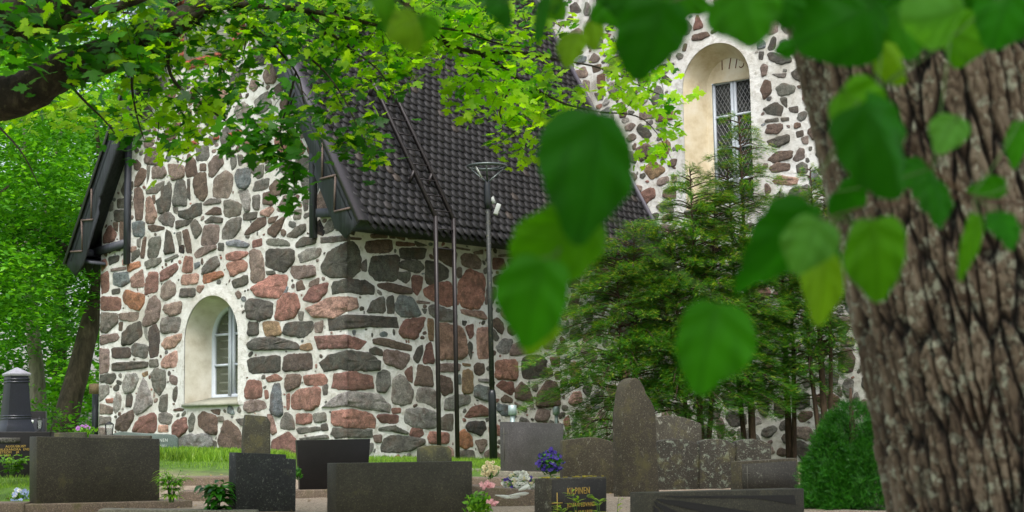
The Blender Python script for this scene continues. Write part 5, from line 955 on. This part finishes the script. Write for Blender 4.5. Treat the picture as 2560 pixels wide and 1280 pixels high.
# ------------------------------------------------------------------ kerbs and borders of the grave plots
def kerb(label, x0, y0, x1, y1, d, yaw, hgt, th, mt=M_KERB):
    c = P((x0+x1)/2, (y0+y1)/2, d); n_ = np.array([-sin(yaw), cos(yaw), 0]); a, b_ = hit(x0, y0, c, n_), hit(x1, y1, c, n_); root = MB(); root.prism([a, b_, b_-Z*hgt, a-Z*hgt], n_, th); o = root.build('grave_kerb', mt, None, False, .012); tag(o, label, 'kerb', 'stone kerbs round the grave plots'); return o
kerb('upper grey kerb under the long grass, left of centre', 440, 1172, 566, 1166, 19.5, yw(10), .2, .15, M_KERBG); kerb('bright topped second kerb step below the grass', 430, 1195, 600, 1191, 17.4, yw(6), .22, .6)
kerb('lowest brown kerb step beside the lily clump', 446, 1229, 600, 1226, 15.6, yw(6), .2, .5); kerb('long foreground kerb along the bottom left edge', -60, 1258, 60, 1258, 13.4, yw(8), .2, .4)
kerb('mossy kerb behind the blue pansies at the left edge', -60, 1222, 80, 1222, 15.8, yw(4), .25, .3); kerb('brown kerb behind the pink geranium', 1170, 1214, 1345, 1226, 13.6, yw(4), .35, .5); kerb('darker kerb just behind the white bouquet', 1150, 1194, 1350, 1196, 16.4, yw(2), .3, .5)
kerb('low kerb behind the cream rose bunch', 1150, 1172, 1330, 1174, 19.4, yw(2), .3, .4, M_KERBG); kerb('pale kerb showing between the stones and the thuja bush', 1960, 1182, 2040, 1180, 17.5, yw(4), .16, .3); kerb('thin kerb edge running along the very bottom left of centre', 245, 1273, 640, 1277, 12.6, yw(4), .2, .25, M_KERBG)
# ------------------------------------------------------------------ flowers and small plants
M_STEM = simple('green_stem', lin((70, 104, 36)), .6); PL_A = leafmat('fresh_green_leaf', [(70, 124, 24), (104, 158, 36), (140, 184, 54)], .4, (1.5, 1.5, .4)); PL_B = leafmat('dark_glossy_leaf', [(36, 92, 20), (54, 116, 26), (84, 140, 36)], .3, (1.4, 1.5, .4), .3); PL_C = leafmat('yellow_green_willow_leaf', [(130, 168, 40), (160, 194, 56), (184, 208, 76)], .45, (1.3, 1.3, .4))
def petmat(name, c, tr=.35):
    m, t, b = mat(name); g = nd(t, 'ShaderNodeNewGeometry'); cc = ramp(t, g.outputs['Random Per Island'], [(0, tuple(x*.75 for x in lin(c))), (1, tuple(min(1, x*1.15) for x in lin(c)))]).outputs[0]; L(t, cc, b.inputs['Base Color']); b.inputs['Roughness'].default_value = .6
    ts = nd(t, 'ShaderNodeBsdfTranslucent'); L(t, cc, ts.inputs[0]); ms = nd(t, 'ShaderNodeMixShader'); ms.inputs[0].default_value = tr; L(t, b.outputs[0], ms.inputs[1]); L(t, ts.outputs[0], ms.inputs[2]); L(t, ms.outputs[0], t.nodes['Material Output'].inputs[0]); return m
PET_W, PET_C, PET_V, PET_P, PET_B = petmat('white_petal', (236, 236, 226)), petmat('cream_petal', (236, 226, 186)), petmat('violet_petal', (72, 50, 150), .3), petmat('pink_petal', (234, 178, 180)), petmat('pale_blue_petal', (176, 190, 232))
PETAL = [(0, 0, 0), (.35, .3, .08), (.42, .7, .2), (.15, 1, .16), (-.15, 1, .16), (-.42, .7, .2), (-.35, .3, .08)]; PETAL_F = [(0, 1, 2, 3), (0, 3, 4), (0, 4, 5, 6)]
def blooms(name, pts, mt, parent, npet, size, layers=1, face=(0, -1, .6)):
    pos = []; nr = []; up = []; sc_ = []
    for p in pts:
        f = np.array(face)+np.array([rnd.gauss(0, .4), rnd.gauss(0, .3), rnd.gauss(0, .3)]); f /= np.linalg.norm(f); x = np.cross(f, [.3, .2, 1]); x /= np.linalg.norm(x); y = np.cross(f, x)
        for ly in range(layers):
            for k in range(npet): a = 2*pi*k/npet+ly*.5+rnd.gauss(0, .15); dr = x*cos(a)+y*sin(a)+f*(.1+.6*ly); pos.append(p+f*.004*ly); up.append(dr); nr.append(f*(1-.3*ly)-dr*.2*ly+np.array([rnd.gauss(0, .1)]*3)); sc_.append(size*(1-.22*ly)*rnd.uniform(.8, 1.1))
    return scatter(name, PETAL, PETAL_F, np.array(pos), frames(np.array(nr), np.array(up)), np.array(sc_), [mt], parent)
def bush(label, name, cat_, x, y0, y1, d, rx, leafm, nleaf, lsize, flowers, grp='flowers on the graves', z_on=None, bl=(0, 0)):
    """round clump between pixel rows y0 (top) and y1 (foot)"""
    b_ = P(x, y1, d); H = P(x, y0, d)[2]-b_[2]; root = empty(name, tuple(b_), label, cat_, grp); mb = MB(); tips = []
    for i in range(10): a = rnd.uniform(0, 2*pi); e = b_+np.array([cos(a)*rx*.7*rnd.random(), sin(a)*rx*.7*rnd.random(), H*rnd.uniform(.6, .95)]); mb.tube([b_, (b_+e)/2+Z*.02, e], [.003, .0025, .002], 5)
    mb.build('stems', M_STEM, root); n = nleaf; u = rg.normal(0, 1, (n, 3)); u /= np.linalg.norm(u, axis=1, keepdims=True); u[:, 2] = abs(u[:, 2]) if False else u[:, 2]; r_ = rg.random(n)**.4; pp = b_+np.array([0, 0, H*.5])+u*r_[:, None]*np.array([rx, rx*.8, H*.5])
    scatter('leaves', LEAF4, LEAF4_F, pp, frames(u+rn(n, .6), rn(n, 1)+np.array([0, 0, .4])), rg.uniform(.6, 1.2, n)*lsize, [leafm], root)
    for nm, mt, k, size, npet, ly, (zl, zh) in flowers:
        a = rg.uniform(-pi, 0, k); rr = rg.uniform(.4, 1.05, k); zz = rg.uniform(zl, zh, k); el = np.sqrt(np.clip(1-(2*zz-1)**2, .15, 1)); pts = [b_+np.array([cos(a[i])*rx*rr[i]*el[i], sin(a[i])*rx*.8*el[i], H*zz[i]]) for i in range(k)]; blooms(nm, pts, mt, root, npet, size, ly)
    return root
bush('violet pansies in a round clump left of the low arched stone', 'pansy_clump', 'flowers', 1376, 1126, 1191, 14.6, .125, PL_B, 700, .035, [('violet_blooms', PET_V, 60, .024, 5, 1, (.25, 1.05))])
bush('cream roses bunched at the foot of the lamp post', 'cream_roses', 'flowers', 1226, 1160, 1198, 15.5, .09, PL_B, 220, .03, [('cream_blooms', PET_C, 34, .024, 6, 3, (.3, 1.1))])
bush('white and violet mixed bouquet standing on the kerb', 'mixed_bouquet', 'flowers', 1300, 1184, 1240, 13.9, .17, PL_B, 500, .03, [('white_blooms', PET_W, 46, .026, 6, 3, (.3, 1.05)), ('violet_blooms', PET_V, 22, .018, 5, 1, (.2, .9)), ('cream_blooms', PET_C, 12, .02, 6, 2, (.4, 1.))])
ge = bush('pink geranium with yellow green leaves beside the long low slab', 'pink_geranium', 'flowers', 1196, 1230, 1300, 11.6, .10, PL_A, 260, .05, []); 
gp = [P(1219, 1213, 11.5), P(1231, 1257, 11.5)]; mb = MB()
for g_ in gp: mb.tube([P(1200, 1275, 11.6), (P(1206, 1245, 11.6)+g_)/2, g_], [.003, .003, .002], 5)
mb.build('flower_stalks', M_STEM, ge)
for g_, k, r_ in zip(gp, (30, 18), (.05, .035)): blooms('pink_bloom', [g_+np.array([rnd.gauss(0, r_*.5), rnd.gauss(0, r_*.3), rnd.gauss(0, r_*.25)]) for _ in range(k)], PET_P, ge, 5, .017, 1)
# wrapped lilies lying on the kerb
lb2 = P(1290, 1236, 13.3); li = empty('lying_lilies', tuple(lb2), 'long white lily buds lying flat on the kerb under the bouquet', 'flowers', 'flowers on the graves')
for a0, a1, r_ in (((1238, 1238), (1278, 1244), .013), ((1272, 1239), (1322, 1233), .015), ((1296, 1226), (1324, 1214), .018), ((1262, 1245), (1300, 1242), .012)):
    mb = MB(); A_, B_ = P(*a0, 13.25), P(*a1, 13.35); mb.tube([A_, A_*.75+B_*.25, (A_+B_)/2, A_*.2+B_*.8, B_], [r_*.3, r_*.6, r_, r_*1.1, .004], 9, .2); mb.build('lily_bud', PET_W, li, True)
# strap-leaved plants
def strap(label, name, x, ytop, ybot, d, n, ln_, wd, mt, spread, grp='green plants between the graves', arch_=.5, blades=6):
    b_ = P(x, ybot, d); H = P(x, ytop, d)[2]-b_[2]; root = empty(name, tuple(b_), label, 'plant', grp); mb = MB(); V = []; F = []
    for i in range(n):
        a = rnd.uniform(0, 2*pi); s_ = spread*rnd.uniform(.3, 1); e = b_+np.array([cos(a)*s_, sin(a)*s_*.7, H*rnd.uniform(.65, 1.)]); q = smoothline([b_+np.array([cos(a)*.02, sin(a)*.02, 0]), b_+np.array([cos(a)*s_*.35, sin(a)*s_*.3, H*.55]), e], 3); mb.tube(q, list(np.linspace(.004, .0015, len(q))), 5, 0, False)
        for j in range(blades):
            f = .25+.75*j/(blades-1) if blades > 1 else 1.; p = q[min(int(f*(len(q)-1)), len(q)-1)]; aa = a+rnd.choice((-1, 1))*rnd.uniform(.5, 1.4); dr = np.array([cos(aa), sin(aa), rnd.uniform(.2, .8)]); dr /= np.linalg.norm(dr); sd_ = np.cross(dr, Z); sd_ /= np.linalg.norm(sd_); l_ = ln_*rnd.uniform(.7, 1.1); b0 = len(V)
            for k in range(5): t_ = k/4; c_ = p+dr*l_*t_-Z*arch_*l_*t_*t_; w_ = wd*(sin(pi*min(t_*.9+.08, 1))+.05); V += [c_-sd_*w_/2+Z*.15*w_, c_, c_+sd_*w_/2+Z*.15*w_]
            for k in range(4): F += [(b0+k*3, b0+k*3+1, b0+k*3+4, b0+k*3+3), (b0+k*3+1, b0+k*3+2, b0+k*3+5, b0+k*3+4)]
    mb.build('stems', M_STEM, root); npmesh('leaves', V, F, [mt], None, None, root, True); return root
strap('lily clump with arching light green stalks right of the widest slab', 'lily_clump', 428, 1176, 1256, 13.8, 22, .12, .016, PL_A, .15, blades=12)
strap('broad leaved glossy green plant left of the flecked granite headstone', 'broad_leaved_plant', 545, 1205, 1290, 12.8, 14, .15, .07, PL_B, .13, blades=6, arch_=.6)
strap('pale green leafy plant low at the left edge below FORS', 'leafy_perennial', 30, 1136, 1186, 16.2, 22, .11, .035, PL_A, .32, blades=5, arch_=.5)
for lb_, x, yt in (('left yellow green willow herb stalk before the KILPINEN stone', 1440, 1222), ('right and tallest willow herb stalk before the KILPINEN stone', 1500, 1218), ('lowest willow herb stalk at the bottom edge', 1405, 1258), ('thin small stalk between KILPINEN stone and nearest slab', 1543, 1243)): strap(lb_, 'willow_herb', x, yt-8, 1330, 10.8, 1 if x == 1543 else 2, .085, .017, PL_C, .05, blades=15 if x != 1543 else 8, arch_=.25, grp='willow herb stalks')
bush('white and pale blue pansies at the bottom left edge', 'pale_pansies', 'flowers', 52, 1222, 1268, 14.6, .12, PL_A, 200, .03, [('pale_blooms', PET_B, 16, .026, 5, 1, (.3, 1.)), ('white_blooms', PET_W, 10, .024, 5, 1, (.3, 1.))])
bush('single mauve rhododendron bloom low behind the leaning trunk', 'mauve_flower_bush', 'flowers', 212, 1064, 1090, 26, .2, PL_A, 260, .05, [('mauve_blooms', petmat('mauve_petal', (190, 130, 200)), 5, .04, 5, 2, (.6, 1.))])
bush('low green plant between the polished slab and the flecked headstone', 'small_green_plant', 'plant', 744, 1168, 1200, 15.2, .05, PL_B, 120, .035, [], 'green plants between the graves')
# ------------------------------------------------------------------ grass blades
def grass(x0, x1, y0, y1, n, h_, sel=None):
    x = rg.uniform(x0, x1, n); y = rg.uniform(y0, y1, n); return np.c_[x, y, gz(x, y)], rg.uniform(.6, 1.2, n)*h_
GA = [grass(-9, 3.2, 19., 25, 60000, .05), grass(-5.4, -3.2, 19.7, 22, 9000, .12), grass(-8.5, -4.35, 14.7, 19, 16000, .05), grass(-6, 3, 22, 27.5, 12000, .07)]
GP = np.concatenate([g[0] for g in GA]); GH = np.concatenate([g[1] for g in GA]); rel = GP-C; inside = ((rel@dA) < .1) & ((rel@dB) > -.05); GP, GH = GP[~inside], GH[~inside]; n = len(GP)
BL = [(-.05, 0, 0), (.05, 0, 0), (.03, .55, .05), (0, 1, .22)]; th_ = frames(np.c_[rg.normal(0, 1, (n, 2)), rg.normal(0, .2, n)], np.c_[rg.normal(0, .3, (n, 2)), np.ones(n)])
tag(scatter('grass', BL, [(0, 1, 2), (0, 2, 3)], GP, th_, GH, [leafmat('grass_blade', [(76, 116, 26), (112, 152, 40), (150, 180, 66)], .35, (1.4, 1.4, .4))]), 'sunlit short green grass below the church walls', 'grass', kind='stuff')
n = 5000; x = rg.uniform(-5, 4, n); y = rg.uniform(12, 18.5, n); LT = leafmat('fallen_litter', [(110, 84, 50), (150, 120, 60), (120, 130, 60)], .1)
tag(scatter('leaf_litter', LEAF4, LEAF4_F, np.c_[x, y, gz(x, y)+.012][:900], frames(np.c_[rg.normal(0, .2, (900, 2)), np.ones(900)], rn(900, 1)), rg.uniform(.02, .05, 900), [LT]), 'scattered dry bits and fallen petals on the gravel', 'leaf litter', kind='stuff')
# ------------------------------------------------------------------ the near lime tree
D_T = 4.0
def ctr(y): return 2342+(y/1280)*252
nA, nH = 620, 560; Vt = []
hs = np.linspace(-1.5, 2.4, nH); base_t = P(ctr(1280), 1280, D_T); top_t = P(ctr(0), 0, D_T)
ax = top_t-base_t; ax /= ax[2]
aa = np.linspace(0, 2*pi, nA, endpoint=False)
Zc = np.repeat(hs, nA); A_ = np.tile(aa, nH); cxy = base_t[None, :2]+ax[None, :2]*(Zc-base_t[2])[:, None]
Rt = .385+.05*np.clip((Zc-.6)/1.2, 0, 1)**1.5+.07*np.clip((-.35-Zc)/.8, 0, 1)
s1 = A_*7.2+vn(np.c_[np.cos(A_)*2, np.sin(A_)*2, Zc*1.6])*1.0; cyl = lambda f, g_, sd_: vn(np.c_[np.cos(A_)*f, np.sin(A_)*f, Zc*g_+sd_], sd_)

def worley(U, Vv, cw, chh, per, sd_):
    gu, gv = U/cw, Vv/chh; iu, iv = np.floor(gu).astype(int), np.floor(gv).astype(int); f1 = np.full(U.shape, 9.); f2 = np.full(U.shape, 9.); idc = np.zeros(U.shape)
    for du in (-1, 0, 1):
        for dv in (-1, 0, 1):
            cu_, cv_ = (iu+du) % per, iv+dv; h1_ = (cu_*73856093 ^ cv_*19349663 ^ sd_*83492791) & 0xfffff; h1_ = (h1_*1103515245+12345) & 0x7fffffff; h2_ = (h1_*1103515245+12345) & 0x7fffffff
            dd = np.hypot(iu+du+.5+.8*((h1_ >> 8) % 1000/1000.-.5)-gu, iv+dv+.5+.9*((h2_ >> 8) % 1000/1000.-.5)-gv); nw = dd < f1; f2 = np.where(nw, f1, np.minimum(f2, dd)); idc = np.where(nw, (h2_ >> 5) % 1000/1000., idc); f1 = np.where(nw, dd, f1)
    return f1, f2, idc
wu = A_*.4+.020*cyl(3, 1.1, 1)+.009*cyl(9, 7, 2)+.005*cyl(34, 26, 8); wu = wu % (2*pi*.4); wv = Zc+.07*cyl(4, 2, 6)+.03*cyl(16, 9, 7)+.012*cyl(40, 20, 9)
per1 = 58; f1, f2, idc = worley(wu, wv, 2*pi*.4/per1, .23, per1, 3); e1 = np.clip((f2-f1)/.24, 0, 1)
per2 = 120; g1_, g2_, idd = worley(wu, wv, 2*pi*.4/per2, .05, per2, 5); e2 = np.clip((g2_-g1_)/.22, 0, 1)
fine = cyl(45, 26, 4)*.5+cyl(90, 60, 5)*.5; disp = .026*(e1**.8)*(.5+.5*idc)+.009*e2*e1+.006*fine
Rr = Rt-.03+disp+.02*vn(np.c_[np.cos(A_)*1.5, np.sin(A_)*1.5, Zc*.7]); Vt = np.c_[cxy[:, 0]+np.cos(A_)*Rr, cxy[:, 1]+np.sin(A_)*Rr, Zc]
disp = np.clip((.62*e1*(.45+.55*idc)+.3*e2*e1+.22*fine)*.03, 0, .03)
idx = np.arange(nA*nH).reshape(nH, nA); nx_ = np.roll(idx, -1, 1); Ft = np.stack([idx[:-1].ravel(), nx_[:-1].ravel(), nx_[1:].ravel(), idx[1:].ravel()], 1)
m, t, b = mat('lime_bark'); at = nd(t, 'ShaderNodeVertexColor', layer_name='tone'); sp = nd(t, 'ShaderNodeSeparateColor'); L(t, at.outputs[0], sp.inputs[0]); n2 = noise(t, 26, 5, .7); n3 = noise(t, 5, 4, .7); n4 = noise(t, 90, 3)
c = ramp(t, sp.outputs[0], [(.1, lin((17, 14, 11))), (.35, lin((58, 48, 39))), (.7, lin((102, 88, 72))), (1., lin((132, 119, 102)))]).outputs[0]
c = mix(t, ramp(t, n2.outputs[0], [(.53, gray(0)), (.62, gray(.75))]).outputs[0], c, mix(t, 1., lin((168, 172, 152)), ramp(t, sp.outputs[0], [(.1, gray(.2)), (.6, gray(1.))]).outputs[0], 'MULTIPLY')); c = mix(t, ramp(t, n3.outputs[0], [(.55, gray(0)), (.72, gray(.55))]).outputs[0], c, lin((74, 54, 40))); c = mix(t, ramp(t, n3.outputs[0], [(.3, gray(.5)), (.42, gray(0))]).outputs[0], c, lin((70, 74, 62)))
L(t, c, b.inputs['Base Color']); b.inputs['Roughness'].default_value = .95; bump(t, b, n4.outputs[0], .7, .004); M_LIME = m
lb3 = np.array([base_t[0], base_t[1], gz(base_t[0], base_t[1])]); lime = empty('lime_tree', tuple(lb3), 'large rough barked lime trunk close by on the right with broad heart shaped leaves', 'lime tree')
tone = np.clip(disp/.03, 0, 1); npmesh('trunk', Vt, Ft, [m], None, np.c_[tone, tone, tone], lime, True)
LIMEM = {}
for k, cols in dict(d=[(36, 108, 8), (44, 120, 10)], m=[(54, 130, 10), (64, 142, 14)], l=[(78, 146, 12), (92, 158, 18)], y=[(110, 158, 16), (124, 170, 24)], p=[(88, 152, 60), (102, 162, 72)]).items():
    mt = leafmat('lime_leaf_'+dict(d='dark', m='middle', l='light', y='yellow', p='pale')[k], cols, .58, (1.35, 1.45, .15), .6, None, .2)
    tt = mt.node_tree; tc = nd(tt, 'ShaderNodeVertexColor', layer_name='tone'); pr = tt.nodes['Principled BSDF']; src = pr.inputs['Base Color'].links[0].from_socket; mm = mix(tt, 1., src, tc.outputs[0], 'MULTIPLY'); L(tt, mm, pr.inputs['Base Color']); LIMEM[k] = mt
def hleaf(x, y, w_, h_, rot, d, k, tilt=0., turn=0., cup=.12, name='leaf'):
    """heart-shaped leaf: (x,y) centre in the photo, w,h size in px, rot clockwise from hanging straight down"""
    cpos = P(x, y, d); s_ = d/3837.; W_, H_ = w_*s_, h_*s_; V = [(0, .40, 0)]; T = [.82]; N = 72; rings = 7
    for r_ in range(1, rings+1):
        for i in range(N):
            th2 = 2*pi*i/N; cs, sn = cos(th2), sin(th2)           # 0 = tip direction (down)
            ox = .5*abs(sn)**.85*(1 if sn >= 0 else -1)*(1-.16*max(0, cs)**1.5); oy = -.5*cs if cs < 0 else -.5*cs
            tip = max(0, cs)**11*.15; notch = max(0, -cs)**12*.10; oy = (-.5*cs if cs < 0 else -.46*cs)-tip-notch*.9
            tooth = .03*((i*1.0) % 3/2-.5); f = r_/rings; vx, vy = ox*(f+tooth*(r_ == rings)), .40+(oy-.40)*f
            V.append((vx, vy, 0))
            dmid = abs(vx); ang = (vx and (vy-.42)/abs(vx)); vein = min(1, dmid*28); vv = abs(((vy-abs(vx)*.75+.5)*6.5) % 1-.5)*2; T.append((.62+.38*vein*min(1, vv*2.2))*(1.12 if vx > 0 else .92)*(1+.18*math.sin(vv*3+vy*5)))  # one half painted lighter, as if the fold turned it to the light
    V = np.array(V); V[:, 0] += .03*V[:, 1]; ph_ = rnd.uniform(0, 6); cu_ = cup*rnd.uniform(.6, 2.6); V[:, 0] *= 1+.10*np.sin(V[:, 1]*5+ph_)*np.sign(V[:, 0]); zc = -cu_*abs(V[:, 0])*1.3-.35*(V[:, 1]-.1)**2*1.2+.03*np.sin(V[:, 1]*20+abs(V[:, 0])*9)+.05*np.sin(V[:, 0]*7+ph_); q_ = np.c_[V[:, 0]*W_, V[:, 1]*H_, zc*W_]
    F = [(0, 1+i, 1+(i+1) % N) for i in range(N)]+[(1+(r_-1)*N+i, 1+r_*N+i, 1+r_*N+(i+1) % N, 1+(r_-1)*N+(i+1) % N) for r_ in range(1, rings) for i in range(N)]
    cr, sr = cos(-rot), sin(-rot); ca_, sa_ = cos(tilt), sin(tilt); ct, st2 = cos(turn), sin(turn)
    Ry = np.array([[ct, 0, st2], [0, 1, 0], [-st2, 0, ct]]); Rx = np.array([[1, 0, 0], [0, ca_, -sa_], [0, sa_, ca_]]); Rz = np.array([[cr, -sr, 0], [sr, cr, 0], [0, 0, 1]])
    q_ = q_@(Rz@Rx@Ry).T; Wd = cpos+q_[:, 0:1]*RT+q_[:, 1:2]*UP-q_[:, 2:3]*fwd; T = np.array(T); return npmesh(name, Wd, F, [LIMEM[k]], None, np.c_[T, T, T], lime, True), cpos+(Rz@Rx@Ry@np.array([0, .44*H_, 0]))[0]*RT+(Rz@Rx@Ry@np.array([0, .44*H_, 0]))[1]*UP
R_ = radians
LV = [(1483, 415, 262, 330, R_(5), 1.45, 'd'), (1400, 625, 232, 265, R_(35), 1.52, 'l'), (1332, 745, 190, 240, R_(12), 1.47, 'm'), (1345, 800, 130, 150, R_(10), 1.6, 'y'), (1636, 85, 200, 210, R_(12), 1.5, 'd'), (1860, 5, 210, 170, R_(-8), 1.5, 'm'),
      (2205, 350, 235, 265, R_(-30), 1.7, 'd'), (2150, 265, 160, 150, R_(-50), 1.8, 'l'), (2378, 322, 100, 115, R_(30), 1.9, 'p'), (2345, 485, 120, 140, R_(-10), 1.9, 'd'), (1960, 610, 190, 290, R_(35), 1.6, 'd'), (2020, 605, 140, 150, R_(20), 1.55, 'p'),
      (2195, 635, 165, 210, R_(-8), 1.7, 'l'), (2058, 700, 110, 190, R_(8), 1.75, 'y'), (2060, 640, 90, 130, R_(-25), 1.85, 'd'), (1775, 850, 205, 230, R_(14), 1.55, 'm'), (2095, 60, 260, 200, R_(60), 1.8, 'd'), (1960, 10, 120, 100, R_(0), 1.8, 'd'), (2350, 35, 220, 150, R_(70), 1.7, 'p'),
      (2235, 150, 110, 110, R_(-40), 1.9, 'y'), (2510, 30, 160, 160, R_(20), 1.8, 'd'), (2430, 605, 60, 170, R_(14), 1.9, 'l'), (2515, 560, 110, 105, R_(-20), 1.8, 'd'), (2480, 470, 60, 100, R_(80), 2., 'm'), (2545, 350, 60, 120, R_(10), 2., 'm'), (2250, 60, 140, 150, R_(-10), 2.1, 'm'), (2170, 30, 120, 120, R_(40), 2.1, 'd'),
      (2300, 430, 90, 110, R_(60), 2.1, 'd'), (2120, 500, 120, 90, R_(-60), 2., 'd'), (1975, 560, 130, 150, R_(60), 1.9, 'd'), (1010, 62, 130, 90, R_(70), 2.2, 'y'), (1060, 70, 80, 80, R_(10), 2.3, 'l'), (1250, 8, 120, 60, R_(80), 2.2, 'd'), (1352, 45, 34, 120, R_(5), 2.2, 'd'), (1430, 110, 80, 100, R_(20), 2.3, 'y'), (1480, 80, 60, 80, R_(-10), 2.4, 'y'),
      (1400, 20, 60, 60, R_(40), 2.3, 'l'), (1530, 22, 110, 80, R_(-30), 2.2, 'm'), (1560, -10, 140, 90, R_(0), 2., 'd'), (1700, -10, 160, 90, R_(10), 2., 'm'), (1380, 0, 60, 60, R_(-20), 2.3, 'd'), (1965, 120, 50, 50, R_(70), 2.3, 'd'), (2060, -20, 200, 90, R_(0), 1.9, 'd'), (2420, 90, 150, 100, R_(-70), 2.0, 'l'), (2300, -10, 300, 120, R_(0), 2.2, 'd'), (960, -10, 200, 60, R_(80), 2.3, 'l')]
ends = []
for i, (x, y, w_, h_, rt_, d, k) in enumerate(LV):
    _, e = hleaf(x, y, w_, h_, rt_, d, k, rnd.uniform(-.5, .25), rnd.uniform(-.55, .55)); ends.append(e)
TWG = barkmat('lime_twig', [(58, 42, 30), (84, 62, 44), (104, 80, 56)], (30, 30, 30), 0, .002)
for pts, r0, r1 in ([[(2640, 520, 2.3), (2540, 508, 2.1), (2430, 490, 1.95), (2330, 420, 1.95), (2260, 330, 1.85), (2190, 230, 1.85)], .003, .0015], [[(2430, 490, 1.95), (2300, 500, 1.9), (2160, 520, 1.8), (2060, 545, 1.75), (2000, 520, 1.7)], .0022, .0012], [[(2700, -200, 2.6), (2300, -160, 2.2), (1900, -140, 1.9), (1640, -60, 1.7), (1600, 20, 1.6)], .006, .002], [[(1900, -140, 1.9), (1650, 30, 1.75), (1500, 200, 1.55), (1478, 262, 1.5)], .003, .0015], [[(2700, -200, 2.6), (2100, -300, 2.5), (1500, -150, 2.4), (1100, -60, 2.3), (1010, 20, 2.25)], .006, .0016]):
    mb = MB(); limb(mb, pts, r0, r1, 8, 6, .1); mb.build('twig', TWG, lime, True)
allp = [P(1478, 262, 1.5), P(1600, 20, 1.6), P(2190, 230, 1.85), P(2060, 545, 1.75), P(2000, 520, 1.7), P(2430, 490, 1.95), P(2330, 420, 1.95), P(1010, 20, 2.25), P(1640, -60, 1.7), P(1900, -140, 1.9), P(1500, -150, 2.4), P(1500, 200, 1.55), P(1480, 500, 1.5), P(1400, 620, 1.5)]
for e in ends:
    a = min(allp, key=lambda p_: np.linalg.norm(p_-e)); 
    if np.linalg.norm(a-e) < .22: mb = MB(); mb.tube(smoothline([a, (a+e)/2-Z*.004, e], 4), .0011, 6); mb.build('petiole', M_STEM, lime, True)
# big limbs and unseen upper crown of the lime, leaves spread to cast shade
mb = MB(); tp = base_t+ax*(2.35-base_t[2])
for e in ((-1.2, .8, 2.2), (.9, .6, 2.6), (.2, -1.2, 2.4), (-1.6, -1.4, 1.8), (1.5, -.8, 1.6)): mb.tube(smoothline([tp-Z*.3, tp+np.array(e)*.5, tp+np.array(e)*1.4], 6), list(np.linspace(.24, .05, 13)), 10, .1)
mb.build('limbs', MB_BARK, lime, True)
n = 8500; cp = tp+np.c_[rg.uniform(-5, 4.5, n), rg.uniform(-8, 5.5, n), rg.uniform(.5, 4, n)]; cp = cp[cp[:, 2] > np.maximum(cp[:, 1], 2)*.33+1.0]; n = len(cp); scatter('upper_shade_crown', [(0, 0, 0), (.4, .25, .03), (.42, .6, 0), (0, 1.1, -.1), (-.42, .6, 0), (-.4, .25, .03)], [(0, 1, 2, 3), (0, 3, 4, 5)], cp, frames(np.c_[rg.normal(0, .4, (n, 2)), np.ones(n)], rn(n, 1)), rg.uniform(.12, .22, n), [LIMEM['m']], lime)
